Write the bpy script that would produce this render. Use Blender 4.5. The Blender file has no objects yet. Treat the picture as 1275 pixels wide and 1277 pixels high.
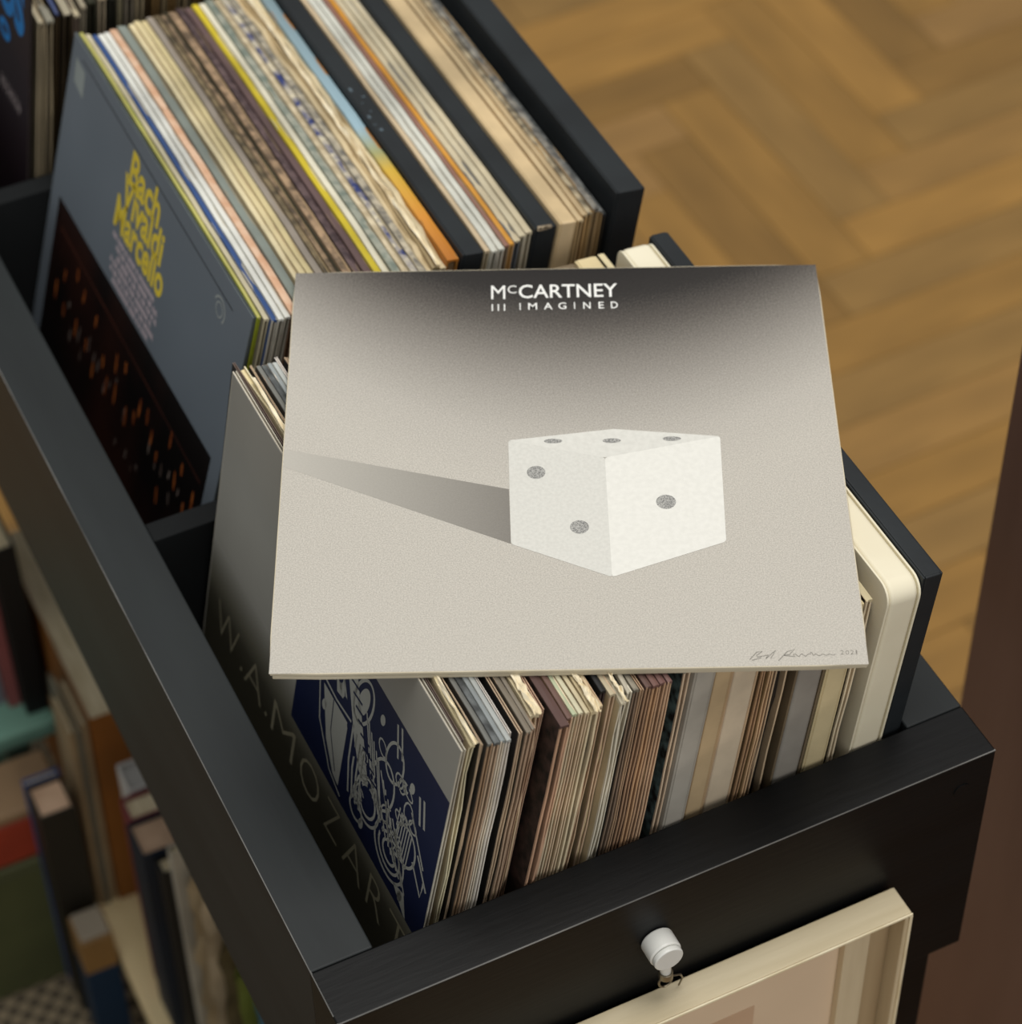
import bpy, bmesh, math, random
from mathutils import Vector, Matrix, noise

# ------------------------------------------------------------------ camera, light, exposure
S = 0.01                                   # everything below is written in centimetres
sc = bpy.context.scene
COL = sc.collection
rnd = random.Random(7)


def lin(c):
    c = c / 255.0
    return c / 12.92 if c <= 0.04045 else ((c + 0.055) / 1.055) ** 2.4


def rgb(r, g, b):
    return (lin(r), lin(g), lin(b), 1.0)


cam_d = bpy.data.cameras.new('camera')
cam = bpy.data.objects.new('camera', cam_d)
COL.objects.link(cam)
sc.camera = cam
cam_d.sensor_width = 36.0
cam_d.lens = 3326.0 / 1275.0 * 36.0
cam_d.clip_start = 0.05
cam_d.clip_end = 50.0
CAMP = Vector((-23.84, -73.18, 120.43))
AZ, EL, ROLL = 1.13051, -0.81691, -0.01861
_d = Vector((math.cos(EL) * math.cos(AZ), math.cos(EL) * math.sin(AZ), math.sin(EL)))
_z = -_d
_x = Vector((0, 0, 1)).cross(_z).normalized()
_y = _z.cross(_x)
_cr, _sr = math.cos(ROLL), math.sin(ROLL)
_x2, _y2 = _x * _cr + _y * _sr, _y * _cr - _x * _sr
_M = Matrix((_x2, _y2, _z)).transposed().to_4x4()
_M.translation = CAMP * S
cam.matrix_world = _M
cam_d.dof.use_dof = True
cam_d.dof.focus_distance = 1.46
cam_d.dof.aperture_fstop = 6.8

world = bpy.data.worlds.new('room_light')
sc.world = world
world.use_nodes = True
world.node_tree.nodes['Background'].inputs[0].default_value = (0.98, 0.985, 0.96, 1)
world.node_tree.nodes['Background'].inputs[1].default_value = 0.33


def area(name, loc, target, size, size_y, power, color):
    l = bpy.data.lights.new(name, 'AREA')
    l.shape = 'RECTANGLE'
    l.size, l.size_y, l.energy, l.color = size, size_y, power, color
    o = bpy.data.objects.new(name, l)
    COL.objects.link(o)
    o.location = Vector(loc) * S
    o.rotation_euler = (Vector(target) - Vector(loc)).to_track_quat('-Z', 'Y').to_euler()
    return o


area('ceiling_lamp', (45, 25, 250), (25, 30, 0), 1.6, 1.6, 52, (1.0, 0.975, 0.935))
area('front_fill', (30, -270, 170), (20, 20, 0), 1.8, 1.6, 28, (1.0, 0.985, 0.96))  # unseen fill light, added in front to brighten the near edges

sc.view_settings.view_transform = 'Standard'
sc.view_settings.look = 'None'
sc.view_settings.exposure = 0.0
sc.view_settings.gamma = 1.0
sc.view_settings.use_curve_mapping = False

# ------------------------------------------------------------------ materials
_mats = {}


def mat(name, c1, c2=None, scale=8.0, rough=0.75, bump=0.0, detail=4.0, stretch=(1, 1, 1), lo=0.35, hi=0.65, metal=0.0, spec=0.4, coat=0.0, bscale=None):
    """plain procedural material: two tones mixed by object-space noise, with fine relief"""
    if name in _mats:
        return _mats[name]
    m = bpy.data.materials.new(name)
    m.use_nodes = True
    nt = m.node_tree
    b = nt.nodes['Principled BSDF']
    b.inputs['Roughness'].default_value = rough
    b.inputs['Metallic'].default_value = metal
    b.inputs['Specular IOR Level'].default_value = spec
    b.inputs['Coat Weight'].default_value = coat
    if c2 is None:
        c2 = tuple(max(0, v * 0.88) for v in c1)
    tc = nt.nodes.new('ShaderNodeTexCoord')
    mp = nt.nodes.new('ShaderNodeMapping')
    mp.inputs['Scale'].default_value = stretch
    nt.links.new(tc.outputs['Object'], mp.inputs[0])
    n = nt.nodes.new('ShaderNodeTexNoise')
    n.inputs['Scale'].default_value = scale
    n.inputs['Detail'].default_value = detail
    nt.links.new(mp.outputs[0], n.inputs['Vector'])
    r = nt.nodes.new('ShaderNodeValToRGB')
    r.color_ramp.elements[0].position = lo
    r.color_ramp.elements[1].position = hi
    r.color_ramp.elements[0].color = rgb(*c2)
    r.color_ramp.elements[1].color = rgb(*c1)
    nt.links.new(n.outputs['Fac'], r.inputs[0])
    nt.links.new(r.outputs[0], b.inputs['Base Color'])
    if bump:
        n2 = nt.nodes.new('ShaderNodeTexNoise')
        n2.inputs['Scale'].default_value = bscale or scale * 6
        nt.links.new(mp.outputs[0], n2.inputs['Vector'])
        bp = nt.nodes.new('ShaderNodeBump')
        bp.inputs['Strength'].default_value = bump
        bp.inputs['Distance'].default_value = 0.001
        nt.links.new(n2.outputs['Fac'], bp.inputs['Height'])
        nt.links.new(bp.outputs[0], b.inputs['Normal'])
    _mats[name] = m
    return m


def card(c, mott=0.0, c2=None):
    """sleeve cardboard in a colour; mott = how blotched the print on it is"""
    nm = 'card_%d_%d_%d_%d' % (c[0], c[1], c[2], int(mott * 10)) + ('' if c2 is None else '_%d_%d_%d' % tuple(c2))
    if mott:
        return mat(nm, c, c2 or tuple(v * 0.58 for v in c), scale=80 + 60 * mott, detail=4, lo=0.38, hi=0.62, rough=0.6, bump=0.15)
    return mat(nm, c, c2 or tuple(v * 0.8 for v in c), scale=14, detail=8, rough=0.62, bump=0.25)


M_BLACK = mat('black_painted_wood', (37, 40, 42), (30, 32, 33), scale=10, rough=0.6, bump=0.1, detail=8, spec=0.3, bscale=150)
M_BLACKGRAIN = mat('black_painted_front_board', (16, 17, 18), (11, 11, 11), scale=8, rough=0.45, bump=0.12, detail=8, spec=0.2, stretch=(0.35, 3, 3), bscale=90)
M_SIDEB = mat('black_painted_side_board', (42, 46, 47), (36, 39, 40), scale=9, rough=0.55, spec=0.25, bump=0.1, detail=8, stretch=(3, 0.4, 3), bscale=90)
M_DIV = mat('shade_black_divider', (26, 28, 29), (20, 21, 22), rough=0.8, spec=0.15)  # same black paint made darker, deep bin shade put into the colour
M_BIN = mat('bin_floor_board', (18, 17, 16), (12, 11, 10), rough=0.8)
M_SHELF = mat('cream_shelf_board', (226, 206, 160), (212, 190, 142), scale=9, rough=0.6, stretch=(4, 0.5, 1))
M_BLKCARD = mat('black_box_card', (31, 36, 39), (24, 28, 31), scale=18, rough=0.55, bump=0.25, detail=8)
M_WORN = mat('worn_card_edge', (196, 178, 150), (90, 80, 66), scale=60, rough=0.85)
M_WHITEBOX = mat('cream_box_card', (236, 229, 205), (222, 213, 186), scale=7, rough=0.6, bump=0.3, detail=9)
M_PLASTIC = mat('white_plastic', (226, 226, 220), (216, 216, 210), rough=0.32, spec=0.5)
M_METAL = mat('dull_metal', (150, 140, 120), (100, 92, 78), metal=0.9, rough=0.4)
M_VINYL = mat('black_vinyl', (16, 16, 17), (11, 11, 12), rough=0.3)
M_PAPER = mat('cream_inner_paper', (226, 208, 166), (190, 166, 120), scale=22, rough=0.85, bump=0.4, detail=8)
M_GREY = mat('grey_cover_board', (158, 156, 148), (146, 144, 136), scale=6, rough=0.55, bump=0.12, detail=7)

# ------------------------------------------------------------------ mesh helpers


class MB:
    def __init__(self):
        self.v, self.f = [], []

    def add(self, vs, fs):
        k = len(self.v)
        self.v += [tuple(p) for p in vs]
        self.f += [tuple(i + k for i in q) for q in fs]
        return self

    def box(self, x0, x1, y0, y1, z0, z1):
        return self.add([(x0, y0, z0), (x1, y0, z0), (x1, y1, z0), (x0, y1, z0), (x0, y0, z1), (x1, y0, z1), (x1, y1, z1), (x0, y1, z1)],
                        [(0, 3, 2, 1), (4, 5, 6, 7), (0, 1, 5, 4), (1, 2, 6, 5), (2, 3, 7, 6), (3, 0, 4, 7)])

    def prism(self, pts, lo, hi, fn):
        """extrude a 2D outline; fn(a, b, h) -> xyz"""
        n = len(pts)
        self.add([fn(a, b, lo) for a, b in pts] + [fn(a, b, hi) for a, b in pts],
                 [tuple(range(n))[::-1], tuple(range(n, 2 * n))] + [(i, (i + 1) % n, n + (i + 1) % n, n + i) for i in range(n)])
        return self

    def flat(self, pts, fn):
        n = len(pts)
        return self.add([fn(a, b) for a, b in pts], [tuple(range(n))])

    def ribbon(self, pts, w, fn, closed=False):
        """flat painted line along 2D points"""
        n = len(pts)
        L, R = [], []
        for i in range(n):
            a = pts[(i - 1) % n] if (closed or i > 0) else pts[i]
            b = pts[(i + 1) % n] if (closed or i < n - 1) else pts[i]
            dx, dy = b[0] - a[0], b[1] - a[1]
            l = math.hypot(dx, dy) or 1
            ox, oy = -dy / l * w / 2, dx / l * w / 2
            L.append(fn(pts[i][0] + ox, pts[i][1] + oy))
            R.append(fn(pts[i][0] - ox, pts[i][1] - oy))
        m = n if closed else n - 1
        return self.add(L + R, [(i, (i + 1) % n, n + (i + 1) % n, n + i) for i in range(m)])

    def tube(self, path, r, seg=10):
        P = [Vector(p) for p in path]
        rings = []
        for i, p in enumerate(P):
            d = (P[min(i + 1, len(P) - 1)] - P[max(i - 1, 0)]).normalized()
            a = d.orthogonal().normalized()
            if i and abs(d.dot(pa)) < 0.99:
                a = (pa - d * pa.dot(d)).normalized()
            pa = a
            b = d.cross(a)
            rr = r[i] if isinstance(r, (list, tuple)) else r
            rings.append([p + a * rr * math.cos(t) + b * rr * math.sin(t) for t in [2 * math.pi * k / seg for k in range(seg)]])
        vs = [v for ring in rings for v in ring]
        fs = [(i * seg + k, i * seg + (k + 1) % seg, (i + 1) * seg + (k + 1) % seg, (i + 1) * seg + k) for i in range(len(P) - 1) for k in range(seg)]
        fs += [tuple(range(seg))[::-1], tuple(range(len(vs) - seg, len(vs)))]
        return self.add(vs, fs)

    def mesh(self, name, m):
        me = bpy.data.meshes.new(name)
        me.from_pydata([(a * S, b * S, c * S) for a, b, c in self.v], [], self.f)
        bm = bmesh.new()
        bm.from_mesh(me)
        bmesh.ops.recalc_face_normals(bm, faces=bm.faces)
        bm.to_mesh(me)
        bm.free()
        me.materials.append(m)
        return me

    def build(self, name, m, parent=None, bevel=0.0, smooth=False, seg=2):
        me = self.mesh(name, m)
        o = bpy.data.objects.new(name, me)
        COL.objects.link(o)
        if parent:
            o.parent = parent
        if bevel:
            b = o.modifiers.new('bevel', 'BEVEL')
            b.width = bevel * S
            b.segments = seg
            b.limit_method = 'ANGLE'
            b.angle_limit = math.radians(40)
        if smooth or bevel:
            for p in me.polygons:
                p.use_smooth = True
            if bevel:
                w = o.modifiers.new('normals', 'WEIGHTED_NORMAL')
                w.keep_sharp = True
        return o


def sheet(mb, x, th, L, H, seed, dy=0.08, dz=0.08, bow=0.05, ny=12, nz=12, ragged=0.0, xs=0.0):
    """a thin board in the y-z plane with slightly wavy faces and worn near/top edges"""
    vs, fs = [], []
    for side in (0, 1):
        for j in range(nz + 1):
            for i in range(ny + 1):
                u, w = i / ny, j / nz
                y, z = u * L, w * H
                k = noise.noise(Vector((y * 0.05, z * 0.09, xs * 0.04))) * bow
                kx = noise.noise(Vector((z * 0.25, xs * 0.05, 5.0)))
                ke = noise.noise(Vector((z * 0.35, seed * 1.7, 5.0)))
                kt = noise.noise(Vector((y * 0.35, seed * 2.3, 9.0)))
                kr = noise.noise(Vector((z * 1.6, seed, 2.0))) * ragged
                ktr = noise.noise(Vector((y * 1.6, seed, 3.0))) * ragged
                y2 = y + (ke * dy + kr) * (1 - u) ** 3 + 0.5 * dy * (w ** 8) * (1 - u)
                z2 = z + (kt * dz + ktr) * w ** 6 - dz * 1.2 * (w ** 8) * ((1 - u) ** 10 + u ** 10)
                vs.append((x + k + side * th + kx * bow * 2.2 * (1 - u) ** 6, y2, z2))
    n = (ny + 1) * (nz + 1)
    idx = lambda s, i, j: s * n + j * (ny + 1) + i
    for j in range(nz):
        for i in range(ny):
            fs.append((idx(0, i, j), idx(0, i, j + 1), idx(0, i + 1, j + 1), idx(0, i + 1, j)))
            fs.append((idx(1, i, j), idx(1, i + 1, j), idx(1, i + 1, j + 1), idx(1, i, j + 1)))
    for i in range(ny):
        fs.append((idx(0, i, 0), idx(0, i + 1, 0), idx(1, i + 1, 0), idx(1, i, 0)))
        fs.append((idx(0, i, nz), idx(1, i, nz), idx(1, i + 1, nz), idx(0, i + 1, nz)))
    for j in range(nz):
        fs.append((idx(0, 0, j), idx(1, 0, j), idx(1, 0, j + 1), idx(0, 0, j + 1)))
        fs.append((idx(0, ny, j), idx(0, ny, j + 1), idx(1, ny, j + 1), idx(1, ny, j)))
    mb.add(vs, fs)
    return mb


def thing(name, label, cat, loc=(0, 0, 0), rot=(0, 0, 0), group=None):
    o = bpy.data.objects.new(name, None)
    COL.objects.link(o)
    o.empty_display_size = 0.02
    o.location = Vector(loc) * S
    o.rotation_euler = rot
    return tag(o, label, cat, group)


def tag(o, label, cat, group=None):
    o['label'], o['category'] = label, cat
    if group:
        o['group'] = group
    return o


def text_into(mb, s, a0, a1, b0, b1, fn, bold=0.0, shear=0.0, res=3):
    """flat lettering fitted to the box a0..a1 x b0..b1 (2D), placed through fn(a, b) -> xyz"""
    cu = bpy.data.curves.new('lettering', 'FONT')
    cu.body = s
    cu.size = 1
    cu.offset = bold
    cu.resolution_u = res
    cu.shear = shear
    ob = bpy.data.objects.new('lettering', cu)
    COL.objects.link(ob)
    bpy.context.view_layer.update()
    dg = bpy.context.evaluated_depsgraph_get()
    me = bpy.data.meshes.new_from_object(ob.evaluated_get(dg))
    xs = [v.co.x for v in me.vertices]
    ys = [v.co.y for v in me.vertices]
    X0, X1, Y0, Y1 = min(xs), max(xs), min(ys), max(ys)
    k = len(mb.v)
    for v in me.vertices:
        a = a0 + (v.co.x - X0) / (X1 - X0) * (a1 - a0)
        b = b0 + (v.co.y - Y0) / (Y1 - Y0) * (b1 - b0)
        mb.v.append(tuple(fn(a, b)))
    for p in me.polygons:
        mb.f.append(tuple(k + i for i in p.vertices))
    bpy.data.objects.remove(ob)
    bpy.data.meshes.remove(me)
    bpy.data.curves.remove(cu)
    return mb


# ------------------------------------------------------------------ setting: parquet floor
FZ = -88.0
PW, PL, PT = 7.4, 37.0, 0.9
fl = MB().box(-150, 330, -150, 330, FZ - 3, FZ - PT).build('floor', mat('floor_underlay', (70, 48, 24), (52, 36, 18), rough=0.9))
fl['kind'] = 'structure'
tones = [(184, 139, 72), (173, 131, 69), (186, 142, 79), (177, 137, 77), (165, 125, 66), (184, 141, 82), (198, 149, 77)]
pm = [mat('oak_parquet_%d' % i, t, tuple(v * 0.88 for v in t), scale=7, rough=0.5, detail=7, stretch=(1.0, 4, 1), bump=0.1, lo=.3, hi=.7) for i, t in enumerate(tones)]
slab = [MB().box(0.06, PL - 0.06, 0.06, PW - 0.06, FZ - PT, FZ).mesh('parquet_block', m) for m in pm]
cells = []
n = round(PL / PW)
rot = math.radians(1.5)
cr_, sr_ = math.cos(rot), math.sin(rot)
# herringbone: each step of the zig-zag shifts one width along the diagonal
for a in range(-60, 70):
    for b in range(-8, 9):
        # horizontal block
        x, y = a * PW + b * PL * 1.0, a * PW - b * PL * 1.0
        for vert in (0, 1):
            px, py = (x, y) if not vert else (x, y + PW)
            cx, cy = (px + PL / 2, py + PW / 2) if not vert else (px + PW / 2, py + PL / 2)
            wx, wy = cx * cr_ - cy * sr_, cx * sr_ + cy * cr_
            if -110 < wx < 300 and -110 < wy < 300:
                cells.append((vert, px, py, wx, wy))
vis = Vector((110, 95))
cells.sort(key=lambda c: (Vector((c[3], c[4])) - vis).length)
rest = [MB() for _ in pm]
for q, (vert, px, py, wx, wy) in enumerate(cells):
    k = rnd.randrange(len(pm))
    dz = rnd.uniform(-0.03, 0.03)
    if q < 290:
        o = bpy.data.objects.new('parquet_block', slab[k])
        COL.objects.link(o)
        o.parent = fl
        ang = rot + (math.pi / 2 if vert else 0)
        ox, oy = (px, py) if not vert else (px + PW, py)
        o.location = Vector((ox * cr_ - oy * sr_, ox * sr_ + oy * cr_, dz)) * S
        o.rotation_euler = (0, 0, ang)
    else:
        mb = rest[k]
        x0, y0, x1, y1 = (px, py, px + PL, py + PW) if not vert else (px, py, px + PW, py + PL)
        i0 = len(mb.v)
        mb.box(x0 + .06, x1 - .06, y0 + .06, y1 - .06, FZ - PT, FZ + dz)
        mb.v[i0:] = [(u * cr_ - w * sr_, u * sr_ + w * cr_, t) for u, w, t in mb.v[i0:]]
me_all = MB()
offs = []
for k, mb in enumerate(rest):
    offs.append((len(me_all.f), k))
    me_all.add(mb.v, mb.f)
o = me_all.build('parquet_field', pm[0], fl)
for m in pm[1:]:
    o.data.materials.append(m)
for s0, k in offs:
    for p in range(s0, len(o.data.polygons)):
        o.data.polygons[p].material_index = k
o['kind'] = 'stuff'

# ------------------------------------------------------------------ record rack
W, RW, SW, D, T, PH = 40.9, 3.63, 3.69, 33.23, 1.61, 19.2
Y1 = RW + D
Y2 = Y1 + T + D
Y3 = Y2 + T + D
BF = -19.0                                  # top of the bin floor
rack = thing('record_rack', 'black painted wooden record rack with three open bins on legs', 'record rack')
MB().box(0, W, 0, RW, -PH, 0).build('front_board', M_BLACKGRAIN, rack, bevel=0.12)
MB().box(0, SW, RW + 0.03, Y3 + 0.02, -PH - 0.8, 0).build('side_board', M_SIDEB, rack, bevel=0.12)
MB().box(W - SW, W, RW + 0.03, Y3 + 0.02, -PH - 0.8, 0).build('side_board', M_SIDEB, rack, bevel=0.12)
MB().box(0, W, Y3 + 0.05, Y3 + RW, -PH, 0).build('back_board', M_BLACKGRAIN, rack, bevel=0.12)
for y in (Y1, Y2):
    MB().box(SW + 0.02, W - SW - 0.02, y, y + T, BF - 0.3, -0.15).build('divider', M_DIV, rack, bevel=0.08)
MB().box(SW + 0.01, W - SW - 0.01, RW + 0.01, Y3, BF - 1.2, BF).build('bin_floor', M_BIN, rack)
for x0 in (1.4, W - 5.6):
    for y0 in (0.9, Y3 - 3):
        MB().box(x0, x0 + 4.2, y0, y0 + 4.2, FZ, -PH - 0.02 if y0 < 5 else -PH - 0.9).build('leg', M_BLACKGRAIN, rack, bevel=0.15)
sh = MB().box(0.75, W - 1.4, 5.3, 76.2, -77, -75).build('lower_shelf', M_SHELF, rack, bevel=0.2)
sh['label'] = 'cream lower shelf board'
M_EDGE = mat('painted_edge_highlight', (112, 111, 108), (52, 52, 51), scale=14, rough=0.5, lo=.3, hi=.6)  # pale strips: the highlight along the board edges put into colour
MB().prism([(-.012, -.012), (.09, -.012), (-.012, -.09)], 0.03, W - 0.03, lambda a, b, h: (h, a + .03, b - .005)).build('edge_highlight', M_EDGE, rack)
MB().prism([(-.012, -.012), (.07, -.012), (-.012, -.07)], 0.6, Y3, lambda a, b, h: (a + .03, h, b - .005)).build('edge_highlight', M_EDGE, rack)
cap = MB().prism([(0.55 * math.cos(t), 0.55 * math.sin(t)) for t in [2 * math.pi * k / 20 for k in range(20)]], -0.06, 0.02,
                 lambda a, b, h: (W - 2.0 + a, h - 0.0, -2.6 + b)).build('screw_cap', M_BLACKGRAIN, rack)

# ------------------------------------------------------------------ albums
M_TORN = mat('torn_white_paper', (244, 234, 208), (214, 196, 158), scale=40, rough=.9)


def make_album(x, y, zt, lean, t, L, H, label, group, cover, spine, inner=None, ragged=0.0, near=None, bow=0.04, seed=None, torn=0, base=BF, detail=12, wave=0.08):
    """record sleeve: two boards folded over at the top (spine), open-looking near edge, paper inner sleeve"""
    seed = seed if seed is not None else rnd.uniform(0, 100)
    root = thing('record_album', label, 'record album', (x - H * math.sin(lean) + (0.02 + t * math.sin(lean) * 1.02) * math.tan(lean), y, base + 0.02 + t * math.sin(lean) * 1.02), (0, lean, 0), group)
    th = min(0.11, t * 0.27)
    mb = MB()
    sheet(mb, 0.0, th, L, H, seed, xs=x, ragged=ragged * 0.5, bow=bow, dy=wave, dz=wave, ny=detail, nz=detail)
    sheet(mb, t - th, th, L, H, seed + 4.15, xs=x, ragged=ragged * 0.5, bow=bow, dy=wave * 1.3, dz=wave, ny=detail, nz=detail)
    mb.build('jacket', near or cover, root, smooth=False)
    if cover is not None and near is not None and cover is not near:
        # printed face on the side that looks left
        c = MB()
        sheet(c, -0.009, 0.007, L - 0.12, H - 0.04, seed, xs=x, ragged=0, bow=bow, dy=wave * 0.6, dz=wave, ny=detail, nz=detail)
        c.v = [(a, b + 0.12, z) for a, b, z in c.v]
        c.build('printed_cover', cover, root)
    if t > 0.2:
        sp = MB()
        nn = 26
        rows = []
        for i in range(nn + 1):
            yy = 0.04 + (L - 0.08) * i / nn
            kt = noise.noise(Vector((yy * 0.35, seed * 2.3, 9.0))) * wave
            k = noise.noise(Vector((yy * 0.05, H * 0.09, x * 0.04))) * bow
            zz = H + kt - wave * 1.2 * ((1 - i / nn) ** 10 + (i / nn) ** 10)
            rg = noise.noise(Vector((yy * 1.3, seed, 3.0))) * ragged * 0.6
            sg = 0.10 * t * noise.noise(Vector((yy * 0.8, seed, 7)))
            rows.append([(k - 0.003, yy, zz - 0.22), (k - 0.002, yy, zz + 0.01 + rg), (k + t * 0.5, yy, zz + 0.045 + rg + sg), (k + t + 0.002, yy, zz + 0.01 + rg), (k + t + 0.003, yy, zz - 0.22), (k + t * .5, yy, zz - 0.1)])
        vs = [p for r in rows for p in r]
        fs = [(i * 6 + a, i * 6 + (a + 1) % 6, (i + 1) * 6 + (a + 1) % 6, (i + 1) * 6 + a) for i in range(nn) for a in range(6)]
        fs += [tuple(range(6)), tuple(range(nn * 6, nn * 6 + 6))]
        sp.add(vs, fs).build('spine', spine, root)
    if t > 0.28 and inner is not None:
        ip = MB()
        pr = rnd.uniform(0.1, 0.4)
        sheet(ip, th * 1.6, max(0.05, t - th * 3.4), L - 0.6, H - 0.5, seed + 5, xs=x, dy=0.2 + ragged * .6, dz=0.02, bow=0.02, ragged=ragged * 0.7, ny=8, nz=22)
        ip.v = [(a, b + pr, z + 0.1) for a, b, z in ip.v]
        ip.build('inner_sleeve', inner, root)
    if torn:
        tf = MB()
        n1, n2 = 40, 4
        vs = []
        for i in range(n1 + 1):
            for j in range(n2 + 1):
                yy = -0.05 + torn * i / n1
                q = Vector((yy * 1.1, j * 1.3, seed * 1.9))
                fade = 1 - 0.5 * i / n1
                vs.append((t * (0.12 + 0.76 * j / n2) + noise.noise(q * 1.7) * 0.10 * t, yy + noise.noise(q * 2.1) * .12 - (.22 * fade if i < 3 else 0),
                           H + 0.10 + (noise.noise(q * 2.3) * .30 + .08) * fade))
        w_ = n2 + 1
        tf.add(vs, [(i * w_ + j, i * w_ + j + 1, (i + 1) * w_ + j + 1, (i + 1) * w_ + j) for i in range(n1) for j in range(n2)])
        o_ = tf.build('torn_flap', M_TORN, root)
        md = o_.modifiers.new('thickness', 'SOLIDIFY')
        md.thickness = 0.0006
    return root


def make_box(x, y, lean, t, L, H, label, group, m, near=None, rad=0.0, worn=False, scuff=False, bevel=0.12, lid=None, base=BF, name='record_box_set'):
    root = thing(name, label, 'box set', (x - H * math.sin(lean) + (0.02 + t * math.sin(lean) * 1.02) * math.tan(lean), y, base + 0.02 + t * math.sin(lean) * 1.02), (0, lean, 0), group)
    if rad:
        pts = [(0, 0)]
        for k in range(7):
            a = math.pi - math.pi / 2 * k / 6
            pts.append((rad + rad * math.cos(a), H - rad + rad * math.sin(a)))
        for k in range(5):
            a = math.pi / 2 - math.pi / 2 * k / 4
            pts.append((L - .6 + .6 * math.cos(a), H - .6 + .6 * math.sin(a)))
        pts.append((L, 0))
        bx = MB().prism(pts, 0.16, t - 0.16, lambda a, b, h: (h, a, b))
        bx.build('case', m, root, bevel=bevel, seg=3)
        for h0, h1 in ((0, 0.14), (t - 0.14, t)):
            MB().prism([(a + 0.02 if a < L / 2 else a - .02, b - (0.02 if b > 2 else 0)) for a, b in pts], h0, h1, lambda a, b, h: (h, a, b)).build('cover_board', near or m, root, bevel=0.04)
    else:
        MB().box(0.14, t - 0.14, 0.0, L, 0, H).build('case', near or m, root, bevel=bevel)
        MB().box(0, 0.15, 0.05, L - .05, 0.05, H - 0.04).build('cover_board', m, root, bevel=0.05)
        MB().box(t - 0.15, t, 0.05, L - .05, 0.05, H - 0.04).build('cover_board', m, root, bevel=0.05)
        MB().box(0.1, t - 0.1, 0.12, L - 0.1, H - 0.5, H + 0.03).build('spine', m, root, bevel=0.06)
    if scuff:
        q = MB()
        for k in range(7):
            a0, y0_ = rnd.uniform(.2, t - .5), 13.2 + k * .75 + rnd.uniform(-.3, .3)
            q.box(a0, a0 + rnd.uniform(.1, .4), y0_, y0_ + rnd.uniform(.1, .5), H + .01, H + .045)
        q.build('scuff', mat('grey_scuff', (96, 112, 122), (52, 60, 66), scale=80), root)['kind'] = 'stuff'
    if worn:
        q = MB()
        for k in range(7):
            a0 = rnd.uniform(0.05, t - 0.35)
            w = rnd.uniform(0.12, 0.4)
            q.box(a0, a0 + w, -0.02, rnd.uniform(0.06, 0.25), H - rnd.uniform(0.08, 0.22), H + 0.045)
        q.build('worn_corner', M_WORN, root, bevel=0.03)
    return root


def interp(v, tab):
    for (a, p), (b, q) in zip(tab, tab[1:]):
        if v <= b:
            k = max(0.0, (v - a) / (b - a))
            return p + (q - p) * k
    return tab[-1][1]


ORD = ['first', 'second', 'third', 'fourth', 'fifth', 'sixth', 'seventh', 'eighth', 'ninth', 'tenth', 'eleventh', 'twelfth', 'thirteenth', 'fourteenth', 'fifteenth',
       'sixteenth', 'seventeenth', 'eighteenth', 'nineteenth', 'twentieth']


def ordinal(i):
    if i < 20:
        return ORD[i]
    tens = {2: 'twenty', 3: 'thirty', 4: 'forty', 5: 'fifty'}
    n_ = i + 1
    if n_ % 10 == 0:
        return {20: 'twentieth', 30: 'thirtieth', 40: 'fortieth', 50: 'fiftieth'}[n_]
    return tens[n_ // 10] + '-' + ORD[n_ % 10 - 1]


CR = (222, 204, 164)
FRONT_LEAN = [(9.7, math.radians(10.6)), (16, math.radians(9.6)), (22, math.radians(7.2)), (38.5, math.radians(6.0))]
MID_LEAN = [(12.5, math.radians(15.4)), (26, math.radians(12.4)), (39, math.radians(8.9))]
BACK_LEAN = [(10, math.radians(9.4)), (40, math.radians(6.0))]


def fill(rows, tab, gname, where, zt=12.35):
    """rows: (x, kind, look-words, cover, spine, near, inner, near_y, opts) with x = left side at the top; the next x gives the thickness"""
    out = []
    for i, r in enumerate(rows[:-1]):
        x, kind, words, cover, spine, near, inner, yn, o = r
        xn = rows[i + 1][0]
        o = dict(o)
        gap = o.pop('gap', 0.0)
        lean = interp(x, tab)
        t = (xn - x - gap) * math.cos(lean) * (0.98 if kind == 'box' else 0.90) - 0.012
        H = (zt + o.pop('dz', 0) - BF) / math.cos(lean)
        lab = '%s, %s from left in %s' % (words, ordinal(i + 1), where)
        if kind == 'box':
            make_box(x, yn, lean, t, 31.6, H, lab, gname, cover, near=near, **o)
        else:
            make_album(x, yn, zt, lean, t, 31.5, H, lab, gname, cover, spine, inner, near=near, **o)
    return out


K = card
PAPER, DARKP = M_PAPER, K((58, 46, 34))
BRN = K((150, 122, 88))
A = 'album'
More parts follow.
